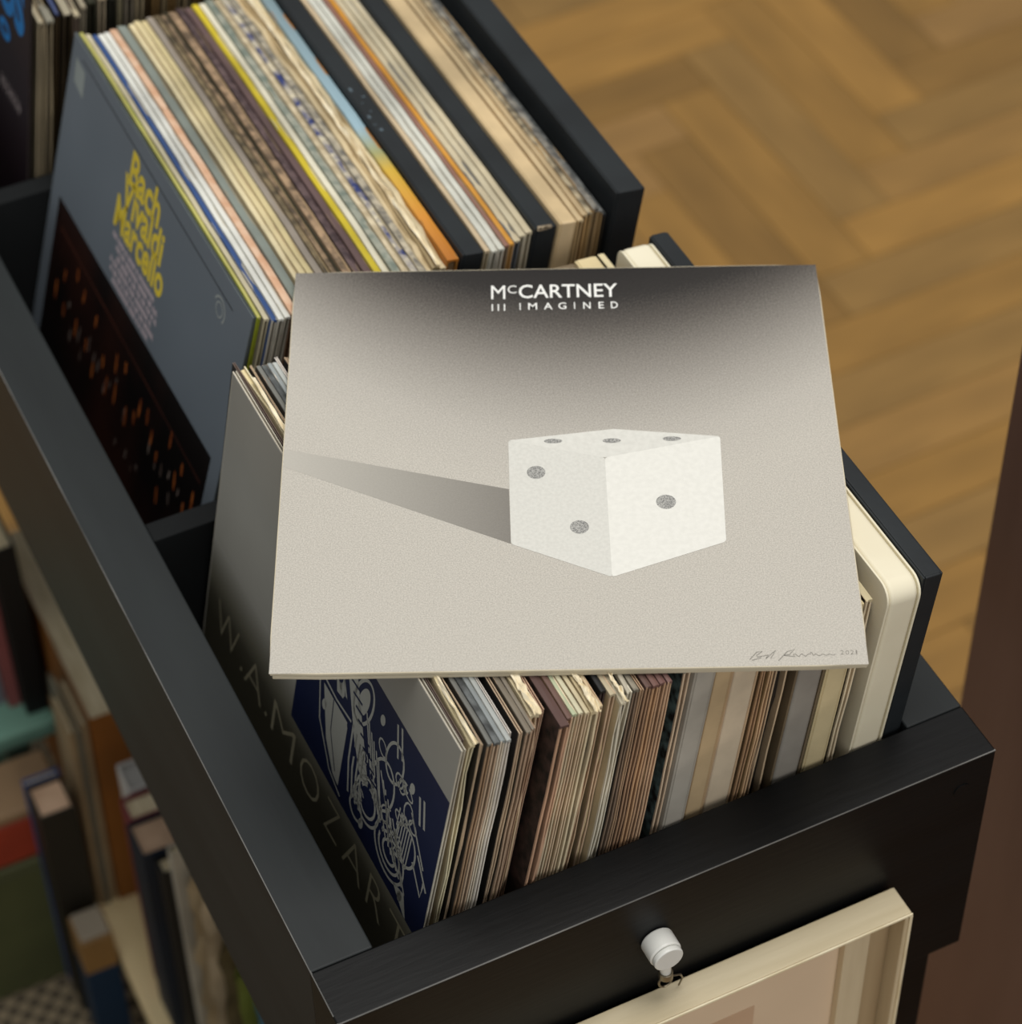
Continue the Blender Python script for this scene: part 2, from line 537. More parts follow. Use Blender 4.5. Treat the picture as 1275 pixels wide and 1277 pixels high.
# x, kind, words, cover (left face), spine (top), near board, inner, near y, options
GAP_SHADE = K((34, 27, 20))  # near-black inner: shade in the gap between boards put into colour
front = [
    (10.08, A, 'black sleeve with a dark glossy top edge', K((30, 30, 30)), K((34, 34, 34)), K((117, 99, 89)), GAP_SHADE, 5.30, dict(gap=0.20)),
    (10.46, A, 'cream sleeve torn into flaps along its top', K(CR), K((232, 216, 172)), K((240, 229, 192)), PAPER, 4.9, dict(torn=30, gap=0.10, ragged=0.5, wave=0.3)),
    (10.88, A, 'thin cream sleeve with a dark gap beside it', K((40, 36, 30)), K((196, 182, 150)), K((226, 200, 167)), GAP_SHADE, 4.6, dict(gap=0.20, ragged=0.3)),
    (11.2, A, 'grey sleeve with brownish near edge', K((70, 66, 60)), K((120, 120, 114)), K((182, 151, 120)), PAPER, 4.4, {}),
    (11.5, A, 'slate grey sleeve with scuffed spine', K((90, 92, 92)), K((98, 102, 102), .4), K((206, 180, 152)), GAP_SHADE, 4.3, {}),
    (11.86, A, 'pale grey sleeve with white edges', K((160, 164, 160)), K((150, 156, 156)), K((240, 227, 205)), PAPER, 4.3, {}),
    (12.15, A, 'off-white sleeve with a straight edge', K((190, 186, 170)), K((184, 188, 184)), K((240, 232, 219)), GAP_SHADE, 4.2, {}),
    (12.45, A, 'white sleeve with orange-stained paper inside', K((60, 60, 60)), K((206, 206, 196)), K((240, 232, 222)), K((176, 120, 74)), 4.60, dict(gap=0.30)),
    (12.95, A, 'dark sleeve with a ragged cream inner paper', K((36, 34, 32)), K((116, 112, 104)), K((215, 189, 158)), GAP_SHADE, 4.3, dict(gap=0.12, ragged=0.25)),
    (13.3, A, 'taupe sleeve with split near edge', K((96, 88, 74)), K((132, 122, 106)), K((190, 162, 136)), PAPER, 4.2, dict(ragged=.2)),
    (13.65, A, 'brown-grey sleeve with thin pale edges', K((88, 74, 60)), K((140, 130, 114)), K((177, 146, 120)), GAP_SHADE, 4.3, dict(gap=0.10)),
    (14.0, A, 'wide cream sleeve with crumbling torn top', K((214, 196, 158)), K((230, 214, 176)), K((226, 198, 163)), PAPER, 5.20, dict(torn=14, ragged=0.6, wave=.3)),
    (14.65, A, 'rust-spined sleeve with chipped corner', K((120, 70, 52)), K((134, 84, 66), .5), K((215, 178, 149)), GAP_SHADE, 5.30, dict(gap=0.14, ragged=.35)),
    (15.02, A, 'dark brown sleeve with maroon top', K((70, 52, 46), .5, (24, 20, 18)), K((96, 70, 64)), K((211, 169, 138)), DARKP, 3.75, {}),
    (15.6, A, 'tan sleeve beside the dark brown cover', K((150, 120, 90)), K((116, 88, 78)), K((233, 195, 161)), GAP_SHADE, 4.1, {}),
    (15.95, A, 'pale green-topped sleeve', K((190, 196, 160)), K((196, 204, 168)), K((240, 222, 190)), PAPER, 4.2, {}),
    (16.25, A, 'cream sleeve with two parallel edge cards', K(CR), K((222, 216, 184)), K((233, 207, 174)), GAP_SHADE, 4.1, dict(gap=0.06)),
    (16.6, A, 'beige sleeve with brown paper liner', K((200, 178, 138)), K((216, 202, 166)), K((240, 216, 181)), BRN, 4.0, dict(gap=0.08)),
    (16.95, A, 'crinkled cream sleeve with folded top', K((214, 196, 154)), K((224, 206, 164)), K((240, 222, 185)), GAP_SHADE, 4.0, dict(torn=6, ragged=0.35, wave=.2)),
    (17.45, A, 'worn tan sleeve with wavy near edge', K((204, 184, 144)), K((226, 208, 168)), K((222, 191, 156)), PAPER, 4.1, dict(gap=0.26, ragged=0.3)),
    (17.95, A, 'black sleeve with black spine', K((24, 24, 24)), K((30, 30, 30)), K((81, 66, 64)), GAP_SHADE, 4.90, {}),
    (18.3, A, 'beige sleeve with double pale edge', K((190, 170, 134)), K((200, 186, 156)), K((222, 193, 161)), PAPER, 4.5, {}),
    (18.68, A, 'broad cream sleeve with white curled tear', K((214, 196, 156)), K((226, 216, 188)), K((240, 232, 210)), GAP_SHADE, 3.9, dict(torn=5, gap=0.22, ragged=0.55, wave=.3)),
    (19.2, A, 'black sleeve with thin white torn edge', K((22, 22, 24)), K((196, 188, 168)), K((240, 231, 208)), DARKP, 4.3, dict(gap=0.06, ragged=0.4)),
    (19.55, A, 'grey sleeve with mottled spine', K((70, 66, 60)), K((140, 132, 116), .4), K((148, 126, 107)), GAP_SHADE, 4.2, {}),
    (19.88, A, 'brown sleeve with three layered edges', K((96, 78, 58)), K((112, 96, 82)), K((199, 166, 134)), PAPER, 4.1, dict(gap=0.10)),
    (20.2, A, 'dusky sleeve with rosy brown top', K((70, 50, 44)), K((104, 78, 70)), K((182, 146, 116)), BRN, 4.1, {}),
    (20.58, A, 'rose-brown sleeve with golden edge', K((90, 60, 52)), K((122, 88, 80)), K((211, 169, 129)), BRN, 4.0, {}),
    (20.98, A, 'maroon-topped sleeve with tan edge', K((84, 56, 50)), K((118, 84, 78)), K((204, 166, 132)), BRN, 4.0, {}),
    (21.38, A, 'red-brown sleeve with pale rim', K((90, 62, 56)), K((126, 94, 88)), K((226, 189, 154)), PAPER, 3.90, dict(gap=.86)),
    (22.55, A, 'dark teal and black printed sleeve', K((96, 122, 124), .6, (16, 16, 18)), K((110, 128, 126)), K((226, 200, 170)), GAP_SHADE, 4.2, {}),
    (23.0, 'box', 'grey cloth-textured box set', K((172, 166, 154)), None, K((182, 176, 164)), None, 3.85, dict(bevel=.08)),
    (24.42, 'box', 'tan box set between grey and cream ones', K((196, 166, 126)), None, K((206, 180, 140)), None, 4.1, dict(bevel=.08)),
    (25.75, 'box', 'cream box set with brown-shaded side', K((206, 176, 140)), None, K((224, 206, 178)), None, 4.25, dict(bevel=.15)),  # side board browner than the case, its shadow put into the colour
    (27.6, A, 'brown sleeve pressed against the cream box', K((120, 96, 66)), K((150, 120, 80)), K((193, 155, 118)), BRN, 4.1, dict(gap=0.08)),
    (27.98, A, 'golden brown sleeve with bent edge', K((170, 140, 96)), K((170, 140, 96)), K((226, 189, 147)), GAP_SHADE, 3.9, dict(gap=0.10, ragged=.2)),
    (28.36, A, 'dark brown sleeve with bright line at its edge', K((70, 56, 38)), K((90, 76, 52)), K((188, 160, 129)), DARKP, 4.1, dict(gap=0.15)),
    (28.75, A, 'olive black marbled sleeve', K((66, 60, 44), .7, (22, 22, 18)), K((70, 64, 48)), K((215, 189, 154)), GAP_SHADE, 4.4, dict(gap=.25)),
    (29.9, 'box', 'grey box set with shaded brown side', K((120, 104, 80)), None, K((158, 152, 142)), None, 4.0, dict(bevel=.3)),  # brown of the left face is shadow put into the colour
    (31.95, 'box', 'plain cream box set with smooth edge', K((214, 196, 152)), None, K((222, 204, 160)), None, 4.0, dict(bevel=.12, gap=.12)),
    (33.6, A, 'thin cream sleeve between the cream and white boxes', K((40, 34, 24)), K((214, 200, 160)), K((240, 222, 188)), PAPER, 4.1, dict(gap=.05)),
    (34.1, A, 'olive stand-in for the shaded side of the white box', K((96, 84, 56)), K((110, 96, 66)), K((130, 110, 87)), GAP_SHADE, 4.9, dict(gap=.25, dz=-1.5)),  # added sleeve, its olive paints the white box side in shade
    (34.85, 'box', 'thick off-white box set with rounded worn corner', M_WHITEBOX, None, M_WHITEBOX, None, 3.8, dict(rad=1.1, bevel=.3)),
    (37.1, 'box', 'black box set with scuffed corner', M_BLKCARD, None, M_BLKCARD, None, 4.0, dict(bevel=.08, worn=False)),
    (38.42, None, '', None, None, None, None, 0, {}),
]
fill(front, FRONT_LEAN, 'albums standing in the front bin', 'front bin')

WHT, OLV = (228, 228, 218), (196, 190, 112)
mid = [
    (12.88, A, 'yellow-green sleeve', K((170, 172, 60)), K(OLV), K((176, 186, 52)), K((190, 186, 90)), 39.7, {}),
    (13.14, A, 'cream sleeve with dull grey spine', K((120, 112, 94)), K((206, 196, 166)), K((190, 180, 150)), DARKP, 39.3, {}),
    (13.52, A, 'sleeve with a navy blue spine', K((60, 84, 130)), K((52, 82, 136)), K((196, 190, 176)), DARKP, 39.0, {}),
    (13.9, A, 'bright white-spined sleeve', K(WHT), K((232, 232, 224)), K((206, 200, 184)), DARKP, 38.9, {}),
    (14.32, A, 'white sleeve with pink and yellow flecks', K(WHT), K((230, 230, 222)), K((206, 200, 184)), DARKP, 38.9, {}),
    (14.75, A, 'peach-spined sleeve', K((216, 180, 150)), K((218, 184, 156), .1, (204, 160, 128)), K((190, 150, 120)), BRN, 39.0, {}),
    (15.33, A, 'grey-green sleeve with plain spine', K((130, 138, 130)), K((136, 144, 136)), K((150, 144, 126)), DARKP, 39.1, dict(gap=.12)),
    (16.13, A, 'light cream sleeve with straight top', K(CR), K((228, 214, 174)), K((210, 192, 150)), PAPER, 39.0, {}),
    (16.55, A, 'ivory sleeve with fine dark seams', K(CR), K((222, 206, 160)), K((206, 186, 144)), PAPER, 39.2, {}),
    (17.0, A, 'buff sleeve with yellowed top', K(CR), K((214, 198, 150)), K((196, 176, 132)), PAPER, 39.0, {}),
    (17.45, A, 'taupe sleeve with lilac-grey spine', K((150, 140, 126)), K((154, 144, 132)), K((150, 136, 116)), PAPER, 39.2, {}),
    (17.98, A, 'mottled khaki sleeve with worn lettering', K((120, 106, 80)), K((128, 112, 84), .5), K((150, 130, 96)), DARKP, 39.1, {}),
    (18.38, A, 'blotched brown sleeve', K((112, 98, 76)), K((140, 118, 92), .7), K((150, 130, 96)), DARKP, 39.0, {}),
    (18.78, A, 'thin blackish green sleeve', K((36, 38, 26)), K((38, 42, 28)), K((80, 74, 56)), DARKP, 39.3, {}),
    (18.97, A, 'tan sleeve with speckled spine print', K((150, 124, 98)), K((168, 140, 110), .5), K((170, 144, 110)), DARKP, 39.0, {}),
    (19.58, A, 'dark maroon sleeve with pale spine lettering', K((70, 54, 54)), K((96, 78, 78), .9, (60, 46, 48)), K((120, 100, 84)), DARKP, 39.2, {}),
    (20.14, A, 'mauve-brown sleeve', K((104, 82, 80)), K((104, 82, 80)), K((130, 108, 92)), DARKP, 39.0, {}),
    (20.7, A, 'bright yellow-spined sleeve', K((206, 186, 50)), K((212, 190, 48)), K((220, 206, 150)), PAPER, 39.1, {}),
    (21.2, A, 'ivory white sleeve right of the yellow spine', K((226, 220, 196)), K((232, 226, 202)), K((216, 206, 178)), PAPER, 39.0, {}),
    (21.68, A, 'grey-green sleeve with speckled print', K((140, 146, 130)), K((156, 158, 144), .6, (112, 122, 112)), K((170, 162, 138)), DARKP, 39.2, {}),
    (22.26, A, 'parchment sleeve with faint spine text', K((204, 190, 158)), K((210, 196, 166), .3, (176, 160, 130)), K((190, 172, 138)), PAPER, 39.0, {}),
    (22.72, A, 'cream sleeve with blotted navy spine lettering', K((206, 196, 170)), K((206, 196, 170), .2, (44, 56, 108)), K((186, 172, 142)), PAPER, 39.1, {}),
    (23.2, A, 'speckled grey sleeve', K((150, 144, 130)), K((186, 176, 154), .8, (110, 106, 98)), K((170, 156, 126)), DARKP, 39.0, {}),
    (23.75, A, 'crinkled sand-coloured sleeve', K((214, 194, 154)), K((220, 200, 160)), K((206, 182, 138)), PAPER, 39.0, dict(ragged=.4, wave=.35)),
    (24.2, A, 'rippled beige sleeve with folded top', K((204, 180, 138)), K((210, 188, 146)), K((196, 172, 130)), PAPER, 39.2, dict(torn=31, ragged=.5, wave=.35)),
    (24.65, A, 'pale straw sleeve with torn rim', K((218, 198, 158)), K((226, 208, 168)), K((206, 182, 138)), PAPER, 39.0, dict(ragged=.4, wave=.3)),
    (25.1, A, 'sleeve whose spine runs from pale blue to orange', 'RAIN', 'RAIN', K((190, 130, 60)), BRN, 39.1, {}),
    (26.0, 'box', 'black box set with white scuffs on its spine', M_BLKCARD, None, M_BLKCARD, None, 38.9, dict(scuff=True, bevel=.08, gap=.04)),
    (27.58, A, 'thin beige sleeve beside the black box', K((206, 182, 146)), K((214, 192, 158)), K((196, 182, 152)), PAPER, 38.9, {}),
    (27.95, A, 'pale grey-white sleeve with flat spine', K((214, 214, 202)), K((220, 220, 208)), K((200, 196, 182)), PAPER, 38.7, {}),
    (28.42, A, 'white sleeve with open near edge', K((218, 218, 206)), K((222, 222, 210)), K((216, 210, 196)), PAPER, 38.7, {}),
    (28.86, A, 'purplish brown thin sleeve', K((150, 108, 92)), K((154, 112, 96)), K((160, 140, 116)), BRN, 38.8, {}),
    (29.2, A, 'orange-spined thin sleeve', K((214, 150, 56)), K((220, 156, 60)), K((206, 160, 96)), PAPER, 38.8, {}),
    (29.56, A, 'blue-grey edged cream sleeve', K((206, 192, 160)), K((212, 198, 166)), K((110, 114, 118)), DARKP, 38.9, {}),
    (30.05, A, 'cream sleeve with grey tabbed edge', K((208, 194, 164)), K((212, 200, 170)), K((196, 188, 168)), PAPER, 39.2, {}),
    (30.55, A, 'cream sleeve left of the chipped black box', K((206, 192, 160)), K((214, 200, 168)), K((200, 190, 166)), PAPER, 39.3, {}),
    (31.05, 'box', 'black box set with chipped bare corner', M_BLKCARD, None, M_BLKCARD, None, 39.1, dict(bevel=.08, worn=True, gap=.03)),
    (32.65, 'box', 'wide buff-coloured box set', K((220, 194, 150)), None, K((226, 200, 158)), None, 38.9, dict(bevel=.08, gap=.05)),
    (33.95, A, 'buff sleeve with dark opening', K((214, 188, 146)), K((214, 190, 148)), K((196, 166, 120)), DARKP, 38.9, {}),
    (34.4, A, 'sand-brown sleeve', K((190, 162, 118)), K((196, 172, 132)), K((186, 150, 100)), DARKP, 39.2, {}),
    (34.8, A, 'brown sleeve with golden near edge', K((170, 142, 100)), K((170, 156, 128), .4), K((190, 156, 104)), BRN, 39.3, {}),
    (35.2, A, 'grey speckled sleeve with frayed top', K((130, 124, 112)), K((138, 134, 124), .7, (86, 84, 80)), K((160, 134, 96)), DARKP, 39.3, dict(ragged=.2)),
    (35.65, A, 'steel grey sleeve with scratches', K((96, 98, 96)), K((104, 106, 104), .6, (50, 52, 52)), K((170, 140, 96)), DARKP, 39.4, dict(gap=.02, dz=-.3)),
    (36.05, A, 'dark grey sleeve beside the tall black box', K((54, 56, 56)), K((70, 72, 72), .6, (34, 36, 36)), K((60, 54, 44)), DARKP, 40.0, dict(gap=.3, dz=-1.2)),
    (36.85, 'box', 'tall thick black box set with scuffed white corner', M_BLKCARD, None, M_BLKCARD, None, 39.5, dict(bevel=.1, dz=0.3)),
    (39.0, None, '', None, None, None, None, 0, {}),
]


def rainbow():
    m = bpy.data.materials.new('blue_to_orange_spine_print')
    m.use_nodes = True
    nt = m.node_tree
    b = nt.nodes['Principled BSDF']
    b.inputs['Roughness'].default_value = 0.5
    tc = nt.nodes.new('ShaderNodeTexCoord')
    sp = nt.nodes.new('ShaderNodeSeparateXYZ')
    nt.links.new(tc.outputs['Object'], sp.inputs[0])
    mr = nt.nodes.new('ShaderNodeMapRange')
    mr.inputs['From Max'].default_value = 0.315
    nt.links.new(sp.outputs['Y'], mr.inputs['Value'])
    r = nt.nodes.new('ShaderNodeValToRGB')
    e = r.color_ramp.elements
    e[0].position, e[0].color = 0.0, rgb(170, 104, 34)
    e[1].position, e[1].color = 1.0, rgb(120, 140, 146)
    for p, c in ((0.14, (206, 138, 50)), (0.3, (206, 170, 62)), (0.36, (160, 160, 110)), (0.45, (150, 178, 190))):
        q = e.new(p)
        q.color = rgb(*c)
    nt.links.new(mr.outputs[0], r.inputs[0])
    nt.links.new(r.outputs[0], b.inputs['Base Color'])
    return m


RAIN = rainbow()
mid = [tuple(RAIN if v == 'RAIN' else v for v in r) for r in mid]
fill(mid, MID_LEAN, 'albums standing in the middle bin', 'middle bin')

# back bin
back = []
x = 10.86
looks = [((176, 160, 130), 'cream-edged'), ((168, 152, 122), 'wavy cream-edged'), ((74, 58, 34), 'dark brown'), ((60, 48, 30), 'blackish brown'), ((128, 110, 96), 'rosy grey'), ((150, 140, 120), 'pale grey'),
         ((40, 40, 26), 'black-green'), ((176, 160, 134), 'ivory-edged'), ((30, 30, 20), 'black'), ((160, 150, 120), 'khaki-edged')]
more = [((140, 110, 66), 'ochre'), ((172, 156, 126), 'cream'), ((96, 70, 38), 'chestnut'), ((120, 92, 54), 'tan brown'), ((150, 132, 100), 'beige'), ((70, 52, 28), 'dark umber'), ((134, 124, 108), 'grey-beige'), ((86, 80, 66), 'olive grey'), ((160, 146, 120), 'oatmeal')]
tops = {0: K((196, 184, 156)), 1: K((150, 146, 130)), 2: K((70, 84, 126)), 3: K((180, 170, 146)), 4: K((206, 192, 160))}
i = 0
while x < 37.4:
    c, w = looks[i] if i < len(looks) else more[(i * 4 + i // 5) % len(more)]
    back.append((x, A, '%s sleeve' % w, K(tuple(int(v * .8) for v in c)), tops.get(i, K(tuple(min(255, int(v * 1.15)) for v in c))), K(c), GAP_SHADE if i % 3 else DARKP,
                 73.9 + rnd.uniform(-.15, .5), dict(gap=.16, detail=8, ragged=.3 if i in (1, 3, 4, 7) else .1, wave=.5 if i in (1, 4) else .15)))
    x += rnd.uniform(.42, .8)
    i += 1
back.append((x, None, '', None, None, None, None, 0, {}))
fill(back, BACK_LEAN, 'albums standing in the back bin', 'back bin', zt=12.2)


# ------------------------------------------------------------------ printed covers that face left
def face(a, b, off=-0.03):
    """a: distance from the near edge, b: height on the cover"""
    return (off, a, b)


# grey composer album at the front (lettered band, line drawing on navy)
lean = math.radians(10.84)
H1 = 31.9
moz = thing('record_album', 'grey album lettered W. A. MOZART with navy line-drawing panel, leftmost in the front bin', 'record album',
            (9.78 - H1 * math.sin(lean), 4.62, BF + 0.08), (0, lean, 0))
mb = MB()
sheet(mb, 0, 0.07, 31.4, H1, 3.3, xs=9.8, bow=0.0, dy=.03, dz=.03)
sheet(mb, 0.20, 0.05, 31.4, H1, 3.3, xs=9.8, bow=0.0, dy=.06, dz=.03)
mb.build('jacket', K((214, 206, 188)), moz)
g = MB().box(-0.022, -0.006, 0.06, 31.3, 0.05, H1 - 0.05).build('printed_cover', M_GREY, moz)
M_NAVY = mat('navy_print', (22, 31, 66), (17, 25, 55), rough=0.5)
def bandmat():
    m = bpy.data.materials.new('olive_band_print')
    m.use_nodes = True
    nt = m.node_tree
    b = nt.nodes['Principled BSDF']
    b.inputs['Roughness'].default_value = 0.5
    tc = nt.nodes.new('ShaderNodeTexCoord')
    sp = nt.nodes.new('ShaderNodeSeparateXYZ')
    nt.links.new(tc.outputs['Object'], sp.inputs[0])
    mr = nt.nodes.new('ShaderNodeMapRange')
    mr.inputs['From Min'].default_value = 0.12
    mr.inputs['From Max'].default_value = 0.20
    nt.links.new(sp.outputs['Z'], mr.inputs['Value'])
    r = nt.nodes.new('ShaderNodeValToRGB')
    e = r.color_ramp.elements
    e[0].position, e[0].color = 0.12, rgb(62, 59, 46)
    e[1].position, e[1].color = 0.85, rgb(157, 155, 147)
    for p, c in ((0.32, (78, 75, 62)), (0.5, (116, 113, 98))):
        q = e.new(p)
        q.color = rgb(*c)
    nt.links.new(mr.outputs[0], r.inputs[0])
    nt.links.new(r.outputs[0], b.inputs['Base Color'])
    return m


M_BAND = bandmat()
M_LINE = mat('pale_print', (168, 168, 160), (156, 156, 148), rough=0.55)
M_LET = mat('soft_gold_print', (158, 152, 128), (140, 134, 110), rough=0.55)
MB().flat([(0.06, 0.2), (31.2, 0.2), (31.2, 19.0), (0.06, 19.0)], lambda a, b: face(a, b, -0.024)).build('title_band', M_BAND, moz)
MB().flat([(0.06, 15.9), (18.3, 15.9), (18.3, 27.8), (0.06, 27.8)], lambda a, b: face(a, b, -0.026)).build('navy_panel', M_NAVY, moz)
tm = MB()
for s, a_hi, a_lo in (('W', 29.6, 26.2), ('.', 25.6, 25.3), ('A', 24.9, 22.2), ('.', 21.6, 21.3), ('M', 20.6, 17.3), ('O', 16.3, 13.5), ('Z', 12.5, 10.6), ('A', 9.8, 7.2), ('R', 6.4, 4.4), ('T', 3.7, 1.2)):
    if s == '.':
        text_into(tm, s, a_hi, a_lo, 12.6, 12.95, lambda a, b: face(a, b, -0.034))
    else:
        text_into(tm, s, a_hi, a_lo, 12.5, 15.0, lambda a, b: face(a, b, -0.034), bold=-0.018)
tm.build('title_lettering', M_LET, moz)
art, fil = MB(), MB()
rr = random.Random(5)
fl_ = lambda a, b: face(a, b, -0.032)
fd_ = lambda a, b: face(a, b, -0.036)


def ell(cx, cy, ra, rb, rotn=0, n_=26, a0=0, a1=2 * math.pi):
    return [(cx + ra * math.cos(t) * math.cos(rotn) - rb * math.sin(t) * math.sin(rotn), cy + ra * math.cos(t) * math.sin(rotn) + rb * math.sin(t) * math.cos(rotn))
            for t in [a0 + (a1 - a0) * k / n_ for k in range(n_ if a1 - a0 > 6.28 else n_ + 1)]]


# abstract instrument-like line work
art.flat([(15.0, 22.0), (11.6, 22.0), (11.6, 16.8), (12.4, 17.0), (13.8, 18.6)], fl_)
art.ribbon([(15.3, 22.5), (13.3, 22.3), (11.3, 22.5)], .18, fl_)
fil.ribbon([(13.6, 22.0), (13.4, 19.6), (12.2, 17.4)], .1, fd_)
for k in range(4):
    art.ribbon([(11.0 - k * .55, 22.6 - k * .25), (10.9 - k * .55, 19.8 - k * .2), (10.4 - k * .5, 17.6)], .2, fl_)
art.ribbon([(15.9, 26.6), (15.7, 22.6), (14.9, 19.2), (12.9, 16.9), (11.2, 16.3)], .16, fl_)
art.ribbon([(15.0, 27.6), (14.3, 25.2), (13.2, 24.9), (12.9, 23.2)], .22, fl_)
art.flat([(15.9, 27.7), (15.2, 27.7), (14.6, 25.7), (15.4, 25.2)], fl_)
art.flat([(14.7, 27.7), (13.8, 27.7), (13.4, 25.6), (14.2, 25.5)], fl_)
art.flat([(13.9, 24.6), (12.8, 24.9), (12.4, 23.1), (13.4, 22.9)], fl_)
for q_ in range(4):
    fil.flat(ell(13.2 - q_ * .9, 24.2 - q_ * 1.1, .3, .42, .3, 10), fd_)
art.ribbon(ell(10.3, 25.1, 1.0, 1.9, .3), .22, fl_, True)
art.flat(ell(10.3, 25.1, .55, 1.3, .3), fl_)
art.flat([(13.6, 27.6), (12.2, 27.6), (8.3, 20.2), (9.2, 19.8), (10.6, 21.6)], fl_)
for k in range(9):
    fil.ribbon([(12.6 - k * .5, 25.9 - k * .62), (11.4 - k * .5, 26.0 - k * .62)], .17, fd_)
for k in range(4):
    art.ribbon([(16.8 - k * .9, 27.7), (15.6 - k * .9, 24.6), (14.6 - k * .8, 23.4)], .2, fl_)
for cx, cy, ra, rb in ((4.9, 18.4, 1.9, 1.7), (4.9, 18.4, 1.35, 1.2), (4.9, 18.4, .8, .7), (8.1, 19.2, 1.5, 1.6), (8.1, 19.2, 1.0, 1.1), (6.8, 22.0, 1.3, 1.9), (3.4, 20.6, 1.2, 1.4), (6.0, 24.6, 1.0, 1.5), (9.2, 17.4, .8, .7)):
    art.ribbon(ell(cx, cy, ra, rb, .2), .2, fl_, True)
for k in range(13):
    a = 8.6 - k * .42
    art.ribbon([(a + 1.2, 24.8 - k * .35), (a + rr.uniform(-.4, .4), 22.2 - k * .3), (a - 1.0, 20.0 - k * .22)], .15, fl_)
for k in range(16):
    cx, cy = rr.uniform(3.0, 9.5), rr.uniform(18.4, 24.5)
    art.ribbon(ell(cx, cy, rr.uniform(.25, .6), rr.uniform(.3, .8), rr.uniform(0, 2), 12), .13, fl_, True)
for k in range(22):
    cx, cy = rr.uniform(4.0, 9.0), rr.uniform(18.6, 24.5)
    fil.flat(ell(cx, cy, .16, .22, 0, 8), fd_)
for k in range(7):
    a, b = 4.6 - k * .28, 20.9 - k * .12
    art.ribbon([(a, b + 1.6), (a + .1, b - 1.1)], .13, fl_)
art.flat([(4.0, 17.0), (2.6, 17.4), (2.0, 15.95), (2.2, 15.95)], fl_)
art.ribbon([(2.4, 20.4), (1.0, 19.0), (.9, 20.2)], .2, fl_)
art.ribbon([(2.0, 21.4), (.5, 19.9)], .2, fl_)
art.ribbon([(2.4, 25.4), (1.9, 23.6)], .22, fl_)
art.ribbon([(2.9, 25.2), (2.4, 23.4)], .22, fl_)
art.ribbon([(3.4, 23.4), (1.2, 21.0)], .18, fl_)
art.ribbon([(5.9, 27.5), (5.3, 25.5)], .2, fl_)
art.ribbon([(6.4, 27.3), (5.8, 25.2)], .2, fl_)
for cx, cy in ((3.8, 24.9), (3.0, 16.8), (14.6, 20.6), (8.0, 26.0), (4.4, 24.2), (8.4, 17.0)):
    art.flat(ell(cx, cy, .28, .42, .2, 12), fl_)
art.build('line_drawing', M_LINE, moz)
fil.build('drawing_gaps', M_NAVY, moz)

# blue-grey album at the left of the middle bin
lean = math.radians(15.7)
H2 = 32.55
bach = thing('record_album', 'blue-grey album with yellow composer names and dark concert photo, leftmost in the middle bin', 'record album',
             (12.63 - H2 * math.sin(lean), 39.75, BF + 0.06), (0, lean, 0))
mb = MB()
sheet(mb, 0, 0.07, 31.6, H2, 8.1, bow=0.0, dy=.03, dz=.03)
sheet(mb, 0.14, 0.05, 31.6, H2, 8.1, bow=0.0, dy=.05, dz=.03)
mb.build('jacket', K((96, 104, 104)), bach)
M_SLATE = mat('slate_cover_print', (116, 125, 134), (104, 113, 122), scale=5, rough=0.42, detail=2)
MB().box(-0.02, -0.004, 0.06, 31.5, 0.05, H2 - 0.05).build('printed_cover', M_SLATE, bach)
M_PHOTO = mat('dark_concert_photo_print', (46, 20, 12), (12, 6, 5), scale=9, rough=0.45, detail=3, lo=.42, hi=.7)
MB().flat([(1.5, .2), (30, .2), (30, 20.3), (1.5, 20.3)], lambda a, b: face(a, b, -0.026)).build('concert_photo', M_PHOTO, bach)
fg = MB()
rr = random.Random(11)
for k in range(26):
    a, b = 2.8 + k * 1.02 + rr.uniform(-.3, .3), 13.0 + rr.uniform(-1.2, 2.6) + (0 if k % 2 else 1.6)
    fg.flat(ell(a, b, .17, rr.uniform(.5, .95), rr.uniform(-.2, .1), 8), lambda a, b: face(a, b, -0.032))
fg.build('photo_figures_orange', mat('orange_photo_print', (176, 98, 40), (112, 52, 22), scale=60, rough=.5), bach)['kind'] = 'stuff'
fg = MB()
for k in range(24):
    a, b = 2.6 + k * 1.05 + rr.uniform(-.3, .3), 11.8 + rr.uniform(-1.5, 3.0)
    fg.flat(ell(a, b, .12, rr.uniform(.3, .8), rr.uniform(-.2, .1), 8), lambda a, b: face(a, b, -0.031))
fg.build('photo_figures_pale', mat('pale_photo_print', (140, 128, 120), (70, 52, 46), scale=60, rough=.5), bach)['kind'] = 'stuff'
MB().ribbon([(29, 18.4), (2.2, 17.6)], .25, lambda a, b: face(a, b, -0.031)).build('photo_rail', mat('brown_photo_print', (70, 34, 22), (44, 20, 14), rough=.5), bach)
tb = MB()
ft = lambda a, b: face(a, b, -0.034)
text_into(tb, 'Bach', 19.7, 14.4, 28.55, 31.2, ft, bold=.03)
text_into(tb, 'Vivaldi', 20.3, 13.1, 26.5, 29.1, ft, bold=.03)
text_into(tb, 'Marcello', 20.9, 12.2, 24.5, 27.0, ft, bold=.03)
tb.build('yellow_lettering', mat('yellow_print', (236, 210, 64), (226, 200, 56), rough=.5), bach)
tl = MB()
for k, (a0, a1) in enumerate(((20.6, 13.2), (19.8, 12.6), (19.4, 12.2), (20.4, 13.0), (20.2, 12.4), (19.6, 12.8))):
    # small lines too soft to read: broken strokes only
    a = a0
    b = 23.95 - k * .62
    while a > a1:
        w = rr.uniform(.16, .3)
        tl.ribbon([(a, b - .2), (a - w * .3, b + .22)], .15, ft)
        tl.ribbon([(a - w * .4, b + .22), (a - w, b - .2)], .15, ft)
        a -= w + rr.choice((.1, .12, .3))
tl.build('lilac_lettering', mat('lilac_print', (206, 190, 196), (196, 180, 186), rough=.5), bach)
ln = MB().ribbon([(29.6, 31.6), (2.6, 31.1)], .09, ft)
